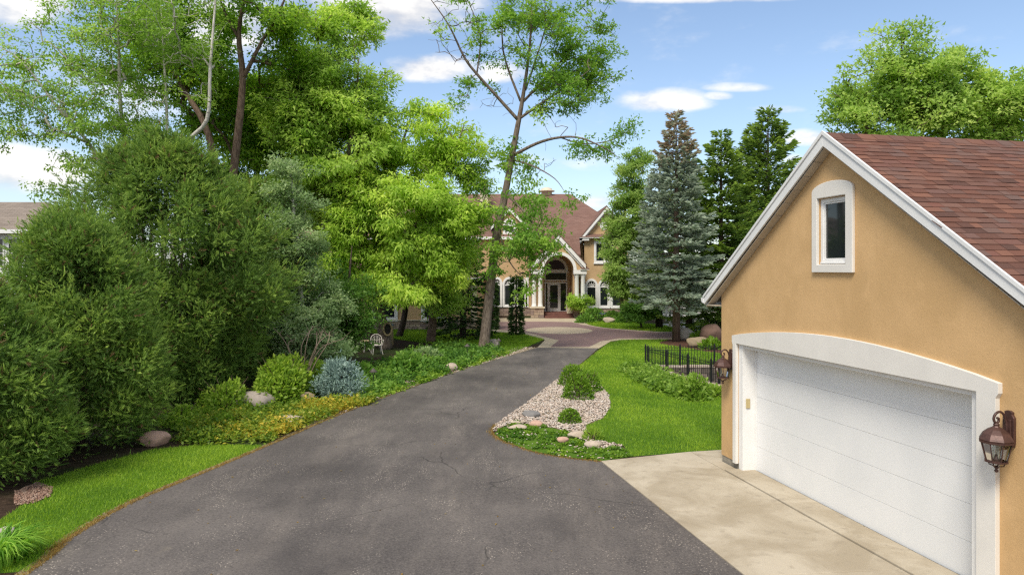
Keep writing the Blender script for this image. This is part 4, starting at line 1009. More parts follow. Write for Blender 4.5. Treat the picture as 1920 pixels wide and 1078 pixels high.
MB().add([(-9.6,-.6,6.45),(3.6,-.6,6.45),(3.6,9.8,6.45),(-9.6,9.8,6.45),(-6,4.6,8.75),(.6,4.6,8.75)], [(0,1,5,4),(1,2,5),(2,3,4,5),(3,0,4),(0,3,2,1)]).build('roof', M['grey_roof'], nh)
MB().add([(-7,-2.2,6.45),(-1.6,-2.2,6.45),(-1.6,3,6.45),(-7,3,6.45),(-4.3,.6,8.3),(-4.3,4.5,8.3)], [(0,1,4),(1,2,5,4),(2,3,5),(3,0,4,5),(0,3,2,1)]).build('bay_roof', M['grey_roof'], nh)
MB().box(-9.65,3.65,-.68,-.6,6.2,6.46).build('eave_board', M['white'], nh); MB().box(-9.5,3.5,-.59,-.01,6.36,6.42).build('eave_soffit', M['white'], nh)
MB().box(3.58,3.66,-.6,9.8,6.2,6.46).build('eave_board', M['white'], nh)

# ------------------------------------------------------------------ trees
HG = 'arborvitae along the left of the drive'
def gp(px, Y): return (XA(px, Y), Y, 0)
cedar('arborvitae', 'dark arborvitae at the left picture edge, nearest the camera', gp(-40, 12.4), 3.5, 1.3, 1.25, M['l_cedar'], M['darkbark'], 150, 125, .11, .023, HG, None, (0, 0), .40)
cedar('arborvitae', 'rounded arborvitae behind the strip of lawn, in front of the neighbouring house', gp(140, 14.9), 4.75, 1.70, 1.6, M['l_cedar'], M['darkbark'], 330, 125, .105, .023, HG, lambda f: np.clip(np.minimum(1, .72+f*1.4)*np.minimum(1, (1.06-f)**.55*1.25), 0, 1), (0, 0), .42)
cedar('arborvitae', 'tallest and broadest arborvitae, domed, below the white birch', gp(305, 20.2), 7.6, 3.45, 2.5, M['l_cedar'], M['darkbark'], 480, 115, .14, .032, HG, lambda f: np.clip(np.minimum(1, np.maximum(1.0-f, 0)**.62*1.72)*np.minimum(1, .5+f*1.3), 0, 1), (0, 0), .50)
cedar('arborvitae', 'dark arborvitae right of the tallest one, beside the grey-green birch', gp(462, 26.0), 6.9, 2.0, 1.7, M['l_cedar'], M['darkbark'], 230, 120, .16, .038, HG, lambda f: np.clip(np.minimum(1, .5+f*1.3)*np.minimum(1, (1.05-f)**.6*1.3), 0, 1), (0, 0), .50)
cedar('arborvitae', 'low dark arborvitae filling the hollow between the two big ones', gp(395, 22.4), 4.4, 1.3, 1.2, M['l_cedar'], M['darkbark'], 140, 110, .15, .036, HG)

Y = 25.0
broadleaf('birch_tree', 'white-barked birch with many stems and thin hanging leaves', gp(300, Y),
    [[tp(305,705,Y,.14), tp(330,420,Y,.11), tp(346,280,Y,.085), tp(388,225,Y-.4,.07), tp(394,130,Y-.5,.055), tp(404,0,Y-.4,.035), tp(410,-90,Y,.015)],
     [tp(295,705,Y+.3,.12), tp(262,420,Y+.4,.10), tp(240,290,Y+.5,.075), tp(226,200,Y+.3,.065), tp(222,70,Y,.045), tp(214,-60,Y-.3,.015)],
     [tp(288,705,Y-.3,.11), tp(225,420,Y-.4,.085), tp(180,290,Y-.6,.065), tp(110,205,Y-.9,.045), tp(40,115,Y-1.2,.025), tp(-20,80,Y-1.4,.01)],
     [tp(300,705,Y+.6,.10), tp(310,400,Y+1,.08), tp(313,230,Y+1,.055), tp(306,90,Y+1.2,.035), tp(300,-20,Y+1.2,.015)]],
    [lobe(120,150,Y,120,130,.8), lobe(240,130,Y,110,150,1.0), lobe(345,90,Y,60,110,.6), lobe(40,210,Y-1,75,80,.7), lobe(300,10,Y,140,80,1), lobe(60,60,Y-.5,90,70,.7), lobe(190,270,Y-.6,100,60,.8), lobe(110,330,Y-1,60,50,.5), lobe(365,180,Y-.3,30,50,.4), lobe(-30,120,Y-1,60,100,.5)],
    900, 30, .30, .105, .075, M['l_birch'], M['birchbark'], 4.2, None, 1.1, .006, .7, .14, bough=(7, .8), dens=1.3)
Y = 29.0
broadleaf('tall_ash', 'tall dark-trunked tree forking in two above the arborvitae', gp(425, Y),
    [[tp(424,678,Y,.30), tp(430,470,Y,.24), tp(432,380,Y,.19), tp(444,270,Y,.17), tp(455,150,Y,.14), tp(448,60,Y,.10), tp(466,-50,Y,.05), tp(470,-120,Y,.02)],
     [tp(420,678,Y+.2,.22), tp(418,420,Y+.2,.19), tp(404,310,Y+.3,.16), tp(382,230,Y+.4,.13), tp(335,150,Y+.8,.10), tp(305,60,Y+1.2,.07), tp(285,-60,Y+1.5,.02)],
     [tp(455,150,Y,.10), tp(490,80,Y-.3,.07), tp(525,20,Y-.5,.05), tp(560,-70,Y-.8,.02)],
     [tp(449,75,Y,.07), tp(420,20,Y-.3,.05), tp(395,-60,Y-.6,.02)]],
    [lobe(440,-20,Y,140,90,1), lobe(320,40,Y+1.5,110,80,.9), lobe(390,170,Y+3,70,90,.9), lobe(520,60,Y,70,60,.6), lobe(280,110,Y+1.5,80,70,.6), lobe(430,230,Y+4,60,70,.9), lobe(500,170,Y+4,60,60,.8)],
    720, 42, .42, .16, .11, M['l_dark'], M['brownbark'], 6.5, None, 1.1, .008, .3, .12)
Y = 36.0
broadleaf('shade_tree', 'deep green shade tree behind the forked trunks', gp(520, Y),
    [[tp(522,642,Y,.26), tp(520,450,Y,.2), tp(528,300,Y,.14), tp(540,150,Y,.07), tp(540,60,Y,.02)], [tp(521,470,Y,.15), tp(490,360,Y,.10), tp(470,270,Y,.04)], [tp(524,420,Y,.13), tp(565,330,Y,.09), tp(590,230,Y,.04)]],
    [lobe(500,210,Y,80,90,1), lobe(560,300,Y,80,90,1), lobe(480,330,Y,60,60,.6), lobe(550,160,Y,70,70,.9), lobe(600,380,Y,80,60,.8)],
    520, 44, .48, .18, .13, M['l_dark'], M['darkbark'], 5, None, 1.3, .009)
Y = 32.5
broadleaf('box_elder', 'tall bright green tree with billowing crown left of the sky gap', gp(610, Y),
    [[tp(612,659,Y,.30), tp(606,500,Y,.24), tp(615,350,Y,.18), tp(612,220,Y,.12), tp(600,110,Y,.07), tp(590,20,Y,.02)], [tp(610,420,Y,.16), tp(650,300,Y-.6,.11), tp(668,190,Y-.9,.07), tp(672,110,Y-1,.02)], [tp(612,400,Y,.14), tp(572,290,Y-.8,.10), tp(556,180,Y-1,.06), tp(550,90,Y-1,.02)]],
    [lobe(606,75,Y,80,70,1), lobe(570,35,Y,45,35,.8), lobe(645,150,Y-.5,85,85,1.1), lobe(570,180,Y-.8,75,80,1), lobe(625,270,Y-.6,105,90,1), lobe(545,300,Y-.5,60,80,.8), lobe(690,240,Y-.4,55,70,.9), lobe(655,50,Y+.5,45,45,.7), lobe(610,380,Y-.8,90,70,.8), lobe(700,140,Y+.5,35,60,.5)],
    1050, 42, .40, .21, .095, M['l_lime2'], M['bark'], 4.5, None, 1.6, .008, .6)
Y = 33.5
t4 = broadleaf('box_elder', 'lime green tree with drooping crown and curved trunk above the garden chair', gp(722, Y),
    [[tp(724,655,Y,.33), tp(716,605,Y,.27), tp(704,560,Y,.23), tp(700,500,Y,.19), tp(718,400,Y,.14), tp(745,300,Y,.09), tp(770,220,Y,.03)], [tp(704,545,Y,.15), tp(745,470,Y-.5,.12), tp(800,390,Y-.8,.09), tp(845,300,Y-.8,.05), tp(870,235,Y-.8,.02)], [tp(702,520,Y,.13), tp(670,450,Y-.9,.10), tp(650,380,Y-1.2,.06), tp(660,300,Y-1.2,.02)]],
    [lobe(745,305,Y,90,70,1), lobe(685,350,Y-.8,70,80,1.1), lobe(805,255,Y-.3,70,60,1), lobe(860,280,Y-.3,50,55,.9), lobe(850,370,Y-.4,60,80,1), lobe(700,450,Y-1.4,75,85,1.2), lobe(780,410,Y-1.2,90,90,1), lobe(640,450,Y-1.3,50,70,1), lobe(730,520,Y-1.5,75,45,.9), lobe(820,480,Y-.8,70,60,.9), lobe(620,510,Y-1.3,40,50,.7), lobe(870,440,Y-.4,40,60,.8), lobe(730,225,Y,40,35,.6), lobe(790,205,Y,30,30,.5)],
    1300, 42, .38, .21, .09, M['l_lime'], M['bark'], 2.6, None, 1.7, .008, .8)
hol = MB()
hp = at(727, 617, Y-.34)-Vector(t4.location)
ringp = [(hp.x+.20*math.cos(a), hp.y-.02, hp.z+.30*math.sin(a)) for a in np.linspace(0, 6.2832, 20)]
hol.tube(ringp, .05, 6, False); ho = hol.build('hollow_rim', M['oak'], t4, True)
MB().extrude([(hp.x+.18*math.cos(a), hp.y, hp.z+.28*math.sin(a)) for a in np.linspace(0, 6.2832, 20, endpoint=False)], (0, .03, 0)).build('hollow', M['dark'], ho)  # flat dark disc; the shade inside the cavity is put into its colour
Y = 39.5
broadleaf('shade_tree', 'dark leaning trunk with shaded crown, between the garden chair and house wall', gp(750, Y), [[tp(748,632,Y,.2), tp(757,600,Y,.17), tp(764,545,Y,.14), tp(768,450,Y,.09), tp(775,360,Y,.03)]],
    [lobe(770,490,Y,60,60,1), lobe(790,420,Y,60,60,1), lobe(735,540,Y,40,30,.8), lobe(810,530,Y,40,30,.6)], 300, 40, .45, .18, .12, M['l_dark'], M['darkbark'], 3, None, 1.3)
Y = 36.5
broadleaf('shade_tree', 'straight thick grey trunk with fresh leaves, beside the dark spruce', gp(808, Y), [[tp(807,643,Y,.25), tp(812,590,Y,.21), tp(812,520,Y,.17), tp(820,430,Y,.10), tp(830,360,Y,.03)]],
    [lobe(825,545,Y-.7,45,32,1), lobe(800,500,Y-.4,50,50,.9), lobe(850,490,Y,50,50,.9), lobe(845,565,Y-1,25,22,.7)], 280, 42, .36, .16, .10, M['l_lime2'], M['brownbark'], 2.6, None, 1.4, .007, .5)
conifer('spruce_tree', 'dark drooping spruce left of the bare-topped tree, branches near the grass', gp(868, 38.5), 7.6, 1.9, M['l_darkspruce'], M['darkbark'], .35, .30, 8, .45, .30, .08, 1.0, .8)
Y = 24.5
broadleaf('silver_birch', 'conical grey-green birch standing right of the arborvitae', gp(560, Y), [[tp(575,700,Y,.11), tp(565,560,Y,.09), tp(552,420,Y,.06), tp(545,300,Y,.015)]],
    [lobe(545,325,Y,22,35,1.4), lobe(545,390,Y,42,45,1.2), lobe(552,455,Y,55,50,1.1), lobe(566,530,Y,52,52,1), lobe(585,600,Y,48,48,1), lobe(618,575,Y+.5,32,50,.8), lobe(560,610,Y-.3,42,42,.9), lobe(605,650,Y,35,35,.8)],
    820, 40, .26, .10, .07, M['l_silver'], M['birchbark'], 1.0, None, 1.7, .005, .3, .05, .9, .05, bough=(7, .45))
Y = 27.5
broadleaf('understory_tree', 'dark leafy young tree behind the grey-green birch', gp(655, Y), [[tp(655,686,Y,.10), tp(650,600,Y,.08), tp(655,520,Y,.05), tp(660,460,Y,.015)]],
    [lobe(635,560,Y,42,55,1), lobe(640,600,Y,36,45,.9), lobe(625,630,Y,40,40,.9)], 330, 40, .32, .12, .085, M['l_perennial'], M['darkbark'], .8, None, 1.5, .006)

# --- the tall half-bare tree beside the drive
Y = 33.2
hero_trunks = [
    [tp(906,658,Y,.36), tp(908,645,Y,.27), tp(915,575,Y,.23), tp(924,500,Y,.215), tp(931,440,Y,.20), tp(944,380,Y,.175), tp(957,310,Y,.15), tp(969,245,Y,.13), tp(980,185,Y,.095), tp(993,90,Y,.06), tp(998,0,Y,.03), tp(1002,-60,Y,.01)],
    [tp(972,226,Y,.085), tp(935,185,Y-.2,.075), tp(893,138,Y-.5,.065), tp(870,107,Y-.6,.055), tp(841,47,Y-.9,.035), tp(802,-8,Y-1.1,.015)],
    [tp(894,139,Y-.5,.04), tp(900,64,Y-.2,.03), tp(872,-10,Y+.2,.012)],
    [tp(976,190,Y,.06), tp(943,94,Y+.5,.04), tp(945,-10,Y+.8,.015)],
    [tp(972,224,Y,.07), tp(1024,188,Y-.6,.055), tp(1071,158,Y-1.1,.035), tp(1105,132,Y-1.4,.012)],
    [tp(982,190,Y,.065), tp(1041,128,Y+.5,.045), tp(1075,85,Y+.8,.025), tp(1100,50,Y+1,.01)],
    [tp(985,170,Y,.05), tp(1015,80,Y-.3,.035), tp(1035,0,Y-.5,.015)],
    [tp(962,292,Y,.085), tp(1007,269,Y-.7,.07), tp(1050,258,Y-1.3,.055), tp(1092,260,Y-1.8,.04), tp(1144,284,Y-2.2,.022), tp(1162,300,Y-2.3,.008)],
    [tp(1050,258,Y-1.3,.03), tp(1095,270,Y-1.6,.025), tp(1150,262,Y-1.8,.018), tp(1192,235,Y-2,.008)],
    [tp(962,300,Y,.05), tp(1000,312,Y-1,.035), tp(1040,335,Y-1.5,.02), tp(1060,362,Y-1.7,.008)],
    [tp(950,365,Y,.06), tp(985,400,Y-1.2,.04), tp(1010,440,Y-1.8,.022), tp(1022,500,Y-2,.01)],
    [tp(940,400,Y,.05), tp(905,380,Y-.8,.03), tp(880,370,Y-1.1,.01)],
    [tp(934,430,Y,.045), tp(955,490,Y-1.3,.03), tp(985,525,Y-1.8,.012)]]
hero_lobes = [lobe(1050,45,Y,105,70,.7), lobe(1100,110,Y+.3,62,62,.9), lobe(1005,-5,Y,95,50,.45), lobe(1055,150,Y,80,45,.75), lobe(985,80,Y,60,75,.45), lobe(850,30,Y-.8,55,55,.12), lobe(905,40,Y,50,60,.18), lobe(940,130,Y,50,50,.18),
    lobe(1170,230,Y-2,40,28,1.0), lobe(1125,265,Y-1.8,60,26,.8), lobe(1045,205,Y-1,70,38,.45), lobe(880,170,Y-.5,30,22,.3), lobe(1045,320,Y-1.2,45,30,.6), lobe(990,330,Y-.8,55,30,.8),
    lobe(960,395,Y-1,68,40,.8), lobe(1000,450,Y-1.6,52,55,.85), lobe(955,460,Y-1.4,48,50,.7), lobe(895,360,Y-.8,34,42,.6), lobe(915,320,Y-.3,40,32,.6), lobe(1002,530,Y-1.8,34,32,.8), lobe(920,490,Y-1.2,28,32,.5), lobe(1050,400,Y-1.4,32,38,.35), lobe(950,280,Y,48,40,.6)]
hero = broadleaf('maple_tree', 'tall half-bare tree with leaning grey trunk beside the drive', gp(906, Y), hero_trunks, hero_lobes, 900, 22, .30, .155, .10, M['l_hero'], M['bark'], 3.4, None, 1.0, .0058, .35, .08, .6, .05, sides=12, bough=(7, .75), dens=1.5)
# bare dead twigs in its upper left
dead = np.concatenate([in_lobes([lobe(850,60,Y-.8,60,70,1), lobe(905,60,Y,50,80,1), lobe(960,80,Y+.4,40,80,.8), lobe(930,190,Y,40,40,.4), lobe(1040,230,Y-1,60,30,.5), lobe(1030,300,Y-1.2,50,25,.5)], 170, 1.0)])
db = grow(hero_trunks, dead, 8.0, .4, .03, .0065, .03, 3); hb = np.array(hero.location); db.v = [tuple(np.array(v)-hb) for v in db.v]; db.build('bare_twigs', M['bark'], hero)['kind'] = 'stuff'

# --- conifers and trees right of the drive
conifer('weeping_spruce', 'narrow weeping spruce on the grass point by the courtyard', gp(968, 40.5), 3.5, .26, M['l_darkspruce'], M['darkbark'], .1, .14, 8, 1.3, .17, .055, 3.0, .3, trunk_r=.05)
conifer('weeping_spruce', 'narrow weeping spruce partly hidden by the tall leaning trunk', gp(924, 44.5), 3.1, .22, M['l_darkspruce'], M['darkbark'], .1, .14, 8, 1.3, .17, .055, 3.0, .3, trunk_r=.05)
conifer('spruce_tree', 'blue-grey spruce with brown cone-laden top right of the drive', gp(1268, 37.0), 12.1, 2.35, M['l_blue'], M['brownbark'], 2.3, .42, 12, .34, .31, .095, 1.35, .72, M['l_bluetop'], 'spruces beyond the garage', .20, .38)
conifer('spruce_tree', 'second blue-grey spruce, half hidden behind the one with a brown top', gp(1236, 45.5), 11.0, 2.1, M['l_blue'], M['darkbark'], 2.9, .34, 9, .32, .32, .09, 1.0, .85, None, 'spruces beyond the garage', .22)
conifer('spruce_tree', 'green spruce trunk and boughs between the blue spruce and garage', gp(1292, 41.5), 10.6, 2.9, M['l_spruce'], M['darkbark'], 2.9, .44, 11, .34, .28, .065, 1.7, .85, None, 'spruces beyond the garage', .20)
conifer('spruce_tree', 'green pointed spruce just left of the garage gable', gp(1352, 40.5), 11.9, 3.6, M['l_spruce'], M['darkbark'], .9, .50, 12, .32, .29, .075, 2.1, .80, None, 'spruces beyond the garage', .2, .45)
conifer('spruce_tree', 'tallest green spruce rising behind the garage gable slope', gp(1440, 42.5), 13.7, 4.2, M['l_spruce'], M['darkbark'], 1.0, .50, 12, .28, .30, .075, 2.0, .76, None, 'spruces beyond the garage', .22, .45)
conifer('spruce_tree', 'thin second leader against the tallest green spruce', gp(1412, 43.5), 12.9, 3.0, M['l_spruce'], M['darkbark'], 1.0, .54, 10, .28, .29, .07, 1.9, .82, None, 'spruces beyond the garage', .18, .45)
Y = 50.0
broadleaf('poplar_tree', 'upright light green poplar in front of the right-hand house windows', gp(1168, Y), [[tp(1166,606,Y,.16), tp(1166,500,Y,.12), tp(1172,400,Y,.08), tp(1182,310,Y,.02)], [tp(1166,540,Y,.09), tp(1150,460,Y-.3,.06), tp(1148,390,Y-.4,.02)], [tp(1167,520,Y,.08), tp(1190,430,Y+.2,.05), tp(1200,340,Y+.3,.02)]],
    [lobe(1188,325,Y,20,48,.8), lobe(1178,395,Y,30,50,.9), lobe(1172,460,Y,34,45,.9), lobe(1165,520,Y-.4,34,32,.9), lobe(1200,480,Y,34,60,.9), lobe(1190,550,Y,34,28,.8), lobe(1204,295,Y,12,28,.5), lobe(1146,520,Y-.4,26,30,.8), lobe(1152,440,Y,16,55,.8), lobe(1168,340,Y,14,50,.8), lobe(1205,400,Y,22,60,.9)],
    1000, 32, .36, .18, .11, M['l_poplar'], M['bark'], 1.6, None, 1.3, .008, .1, .05, 1.3, bough=(6, .6))
Y = 45.0
broadleaf('globe_tree', 'small dark round-headed tree on a thin stem by the courtyard', gp(1200, Y), [[tp(1203,617,Y,.07), tp(1201,600,Y,.06), tp(1200,575,Y,.03)]], [lobe(1200,581,Y,30,22,1)], 150, 55, .24, .13, .085, M['l_perennial'], M['darkbark'], .9, None, 1.8, bough=(4, .3))
Y = 31.0
broadleaf('maple_tree', 'broad light green maple rising behind the garage roof', gp(1700, Y), [[tp(1708,668,Y,.3), tp(1704,420,Y,.24), tp(1700,260,Y,.17), tp(1694,170,Y,.10), tp(1690,70,Y,.02)], [tp(1705,380,Y,.16), tp(1760,270,Y,.12), tp(1790,190,Y,.07), tp(1800,120,Y,.02)], [tp(1704,400,Y,.15), tp(1640,280,Y,.11), tp(1610,200,Y,.06), tp(1590,150,Y,.02)], [tp(1706,380,Y,.14), tp(1820,290,Y,.11), tp(1880,210,Y,.06), tp(1920,150,Y,.02)], [tp(1703,320,Y,.10), tp(1735,230,Y,.08), tp(1748,140,Y,.03)]],
    [lobe(1693,95,Y,48,42,1), lobe(1640,150,Y,60,50,1), lobe(1602,205,Y,38,36,.9), lobe(1720,150,Y,70,60,1), lobe(1785,150,Y,55,50,1), lobe(1830,190,Y,75,55,1), lobe(1890,185,Y,55,55,.9), lobe(1660,225,Y,80,40,.8), lobe(1760,225,Y,90,45,.9), lobe(1860,250,Y,90,40,.9), lobe(1960,220,Y,70,70,.8), lobe(1575,230,Y,16,14,.5)],
    1150, 32, .38, .17, .12, M['l_maple'], M['brownbark'], 5.5, None, 1.5, .008, .15)
# trees beyond the houses
far = [(-62,88,9,'rounded tree far beyond the neighbouring roof'), (-47,78,8,'wide tree at the back of the neighbouring house'), (-24,92,9,'distant tree behind the left end of the house roof'),
       (27,72,7.5,'distant tree seen below the blue spruce boughs'), (40,84,9,'distant tree beyond the grey board fence'), (58,80,9.5,'distant tree hidden mostly by the garage')]
for i, (x, y, h, lab) in enumerate(far):
    k = h/9
    broadleaf('background_tree', lab, (x, y, 0), [[(x,y,-.1,.3), (x+.2,y,2.5,.24), (x,y+.2,5*k,.15), (x+.3,y,8*k,.03)]],
        [(np.array([x,y,5.6*k]), (4.6*k,4.0*k,3.0*k), 1), (np.array([x-2.6*k,y-.5,4.2*k]), (2.6,2.6,2.2), .8), (np.array([x+2.7*k,y-.5,4.4*k]), (2.6,2.6,2.3), .8), (np.array([x+.5,y,3*k]), (4*k,3,1.8), .8)], 260, 34, .7, .34, .24, (M['l_dark'], M['l_maple'])[i % 2], M['darkbark'], 1.8, 'trees far beyond the houses', 1.6, .012)

# ------------------------------------------------------------------ shrubs and perennials
def gpx(px, py): return tuple(G(px, py))
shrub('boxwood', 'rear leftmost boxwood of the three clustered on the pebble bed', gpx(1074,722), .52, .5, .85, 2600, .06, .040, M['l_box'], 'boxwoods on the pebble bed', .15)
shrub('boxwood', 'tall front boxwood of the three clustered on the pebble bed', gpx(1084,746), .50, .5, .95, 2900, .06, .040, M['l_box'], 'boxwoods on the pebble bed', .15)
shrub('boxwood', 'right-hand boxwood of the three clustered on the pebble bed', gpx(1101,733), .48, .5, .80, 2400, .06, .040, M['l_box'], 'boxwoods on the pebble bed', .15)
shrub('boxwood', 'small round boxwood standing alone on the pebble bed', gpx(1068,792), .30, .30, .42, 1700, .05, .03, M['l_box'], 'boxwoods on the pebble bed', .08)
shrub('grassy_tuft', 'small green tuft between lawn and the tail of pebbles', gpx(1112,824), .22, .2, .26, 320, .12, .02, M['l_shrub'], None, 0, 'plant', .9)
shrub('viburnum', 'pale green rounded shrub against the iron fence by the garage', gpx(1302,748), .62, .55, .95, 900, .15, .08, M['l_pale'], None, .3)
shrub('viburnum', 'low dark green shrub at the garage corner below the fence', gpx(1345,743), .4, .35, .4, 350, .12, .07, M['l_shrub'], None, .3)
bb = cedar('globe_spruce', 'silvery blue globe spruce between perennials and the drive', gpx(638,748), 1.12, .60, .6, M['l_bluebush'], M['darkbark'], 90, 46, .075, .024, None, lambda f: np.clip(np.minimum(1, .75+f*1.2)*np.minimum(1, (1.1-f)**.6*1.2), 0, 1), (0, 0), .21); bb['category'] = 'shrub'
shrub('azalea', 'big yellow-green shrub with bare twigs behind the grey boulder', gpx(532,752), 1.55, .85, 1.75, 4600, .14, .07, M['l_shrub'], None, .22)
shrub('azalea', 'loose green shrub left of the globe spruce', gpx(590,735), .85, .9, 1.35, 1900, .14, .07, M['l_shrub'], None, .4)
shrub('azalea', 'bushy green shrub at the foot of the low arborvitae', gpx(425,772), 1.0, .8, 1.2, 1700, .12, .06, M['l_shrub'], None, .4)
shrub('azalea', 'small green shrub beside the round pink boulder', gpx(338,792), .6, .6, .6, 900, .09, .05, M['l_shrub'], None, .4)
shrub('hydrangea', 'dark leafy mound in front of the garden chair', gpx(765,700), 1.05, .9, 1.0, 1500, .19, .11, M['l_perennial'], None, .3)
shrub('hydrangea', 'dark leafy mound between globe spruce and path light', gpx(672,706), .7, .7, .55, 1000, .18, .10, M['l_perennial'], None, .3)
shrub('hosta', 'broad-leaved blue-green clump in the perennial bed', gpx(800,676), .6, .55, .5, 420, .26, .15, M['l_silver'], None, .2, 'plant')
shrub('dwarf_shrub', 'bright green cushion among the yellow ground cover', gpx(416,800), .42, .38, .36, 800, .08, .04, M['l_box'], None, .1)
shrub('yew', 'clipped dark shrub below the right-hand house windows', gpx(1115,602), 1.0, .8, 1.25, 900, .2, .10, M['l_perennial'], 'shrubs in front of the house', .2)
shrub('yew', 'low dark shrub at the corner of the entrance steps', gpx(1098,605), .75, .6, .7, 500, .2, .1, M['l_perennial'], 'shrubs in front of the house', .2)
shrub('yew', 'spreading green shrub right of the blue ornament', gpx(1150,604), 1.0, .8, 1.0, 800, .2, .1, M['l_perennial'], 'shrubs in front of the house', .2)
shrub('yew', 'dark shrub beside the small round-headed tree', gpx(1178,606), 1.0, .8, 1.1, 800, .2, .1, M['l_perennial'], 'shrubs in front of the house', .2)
shrub('fern', 'bright green fern among the boulders by the garage', gpx(1333,654), .55, .5, .45, 330, .28, .09, M['l_box'], None, .1, 'plant', .6)
shrub('fern', 'bright green fern behind the flat tan boulder', gpx(1312,640), .5, .5, .4, 280, .28, .09, M['l_box'], None, .1, 'plant', .6)
Yj = 54.3
broadleaf('ornamental_tree', 'small pale green tree in front of the right entrance columns', (XA(1088,Yj),Yj,0), [[tp(1088,603,Yj,.06), tp(1088,585,Yj,.05), tp(1087,565,Yj,.03)]], [lobe(1087,562,Yj,20,10,1), lobe(1082,570,Yj,18,9,.8), lobe(1095,572,Yj,14,9,.7)], 90, 34, .26, .16, .10, M['l_lime2'], M['bark'], .8, None, 1.2, cat='tree', bough=(4, .3))
# bare twigs sticking out of the big azalea
bt = thing('dead_shrub', 'bare pinkish dead twigs rising from the yellow-green shrub', 'shrub', gpx(565,745))
mb = MB(); r_ = random.Random(3)
for k in range(9):
    a = r_.uniform(-.9, 1.1); p = [Vector((0, 0, 0)), Vector((a*.4, -.1, 1.0)), Vector((a*.8, -.2+r_.uniform(-.2,.2), 1.5+r_.random()*.3)), Vector((a*1.1+r_.uniform(-.3,.6), r_.uniform(-.4,.3), 1.7+r_.random()*.5))]
    mb.tube(smooth(p, 4), [.022-.0012*i for i in range(13)], 4)
    for j in range(4):
        q = Vector(p[2])+(Vector(p[3])-Vector(p[2]))*r_.random(); mb.tube([q, q+Vector((r_.uniform(-.3,.35), r_.uniform(-.2,.2), r_.uniform(-.05,.3)))], [.008,.003], 3)
o_ = mb.build('twigs', M['l_twig'], bt); o_['kind'] = 'stuff'
# day lily clump at the lower left
dl = thing('day_lily', 'arching bright green day lily leaves in the lower left corner', 'plant', gpx(-6,1052))
n = 420; a = rng.random(n)*6.283; b0 = np.stack([np.cos(a), np.sin(a), 0*a], 1)*rng.random(n)[:, None]*.35; d = unit(np.stack([np.cos(a), np.sin(a), 0*a], 1)+rng.normal(0, .35, (n, 3))*np.array([1, 1, 0]))
ln = rng.uniform(.35, .72, n); V = []
side = np.stack([-d[:, 1], d[:, 0], 0*a], 1); w0 = .024
def lp(s): return b0+d*(ln*(.12*s+.60*s**2.2))[:, None]+np.array([0, 0, 1])*(ln*(1.25*s-.85*s**2.4))[:, None]
for s0, s1, w1, w2 in ((0, .3, 1, 1), (.3, .55, 1, .9), (.55, .8, .9, .6), (.8, 1, .6, .05)):
    A0, A1 = lp(s0), lp(s1); V.append(np.stack([A0-side*w0*w1/2, A0+side*w0*w1/2, A1+side*w0*w2/2, A1-side*w0*w2/2], 1).reshape(-1, 3))
link('blades', np_mesh('blades', np.concatenate(V), 4, np.tile(rng.random(n), 4), M['l_lily']), dl)

# ------------------------------------------------------------------ ground cover, grass, gravel (uncountable)
def stuff(name, me, label, cat): return tag(link(name, me), label, cat, None, 'stuff')
def cover(name, label, pl, n, hgt, L, W, lm, spread=.5, zbase=.0, lump=.6, holes=()):
    K = max(12, n//42); cen = scatter(pl, K, holes); K = len(cen); i = rng.integers(0, K, n); hk = rng.uniform(.35, 1.25, K)*(1-lump*.4*rng.random(K)); tk = rng.normal(0, .2, K)
    u_ = unit(rng.normal(size=(n, 3))); u_[:, 2] = np.abs(u_[:, 2]); r_k = hgt*rng.uniform(.5, 1.0, K)+.05; rad = rng.random(n)**.4
    q = cen[i]+u_[:, :2]*(rad*r_k[i])[:, None]; ok_ = inside(q[:, 0], q[:, 1], pl) | (rng.random(n) < .35); q = np.where(ok_[:, None], q, cen[i])
    c = np.stack([q[:, 0], q[:, 1], zbase+.01+hgt*hk[i]*u_[:, 2]*rad], 1)
    ax = rng.normal(size=(n, 3))*np.array([1, 1, .4])+np.array([0, 0, .35]); nr = np.array([0, 0, 1.])+rng.normal(0, spread, (n, 3)); s = rng.uniform(.6, 1.35, n)
    ti = .45+.25*(np.sin(q[:, 0]*1.3+q[:, 1]*.9)*np.sin(q[:, 1]*1.1-q[:, 0]*.5))+tk[i]+rng.normal(0, .15, n)
    return stuff(name, np_mesh(name, leafs(c, ax, nr, L*s, W*s), 4, ti, lm), label, 'ground cover')
vinca = poly([(330,838),(360,800),(420,780),(500,772),(600,757),(690,752),(720,745),(690,760),(640,772),(520,824),(500,832),(420,834)])
cover('vinca_cover', 'yellow-green spreading ground cover along the drive', vinca, 17000, .36, .085, .05, M['l_vinca'])
peren = poly([(640,760),(690,752),(760,728),(870,690),(955,662),(930,656),(860,652),(790,658),(740,676),(690,690),(640,700),(600,730)])
cover('perennial_cover', 'dark green perennials filling the bed beside the drive', peren, 16000, .42, .14, .075, M['l_perennial'])
cover('perennial_verge_cover', 'fresh green low weeds along the bed edge', poly([(700,752),(760,731),(880,690),(955,664),(930,662),(850,690),(760,720),(690,740)]), 6000, .16, .09, .05, M['l_shrub'])
under_ = poly([(60,900),(190,862),(300,835),(360,800),(500,770),(620,735),(640,690),(560,670),(300,690),(0,800),(-60,900)])
cover('shade_cover', 'sparse green seedlings on the shaded mulch under the arborvitae', under_, 2600, .16, .09, .05, M['l_shrub'])
cover('yellow_fringe_cover', 'mixed yellow and green low plants behind the round boulder', poly([(300,800),(360,780),(500,760),(560,752),(500,775),(420,785),(350,810)]), 3500, .35, .09, .05, M['l_shrub'])
hosta_row = poly([(1168,696),(1190,690),(1215,694),(1245,707),(1275,717),(1300,728),(1300,750),(1262,746),(1225,732),(1195,715)])
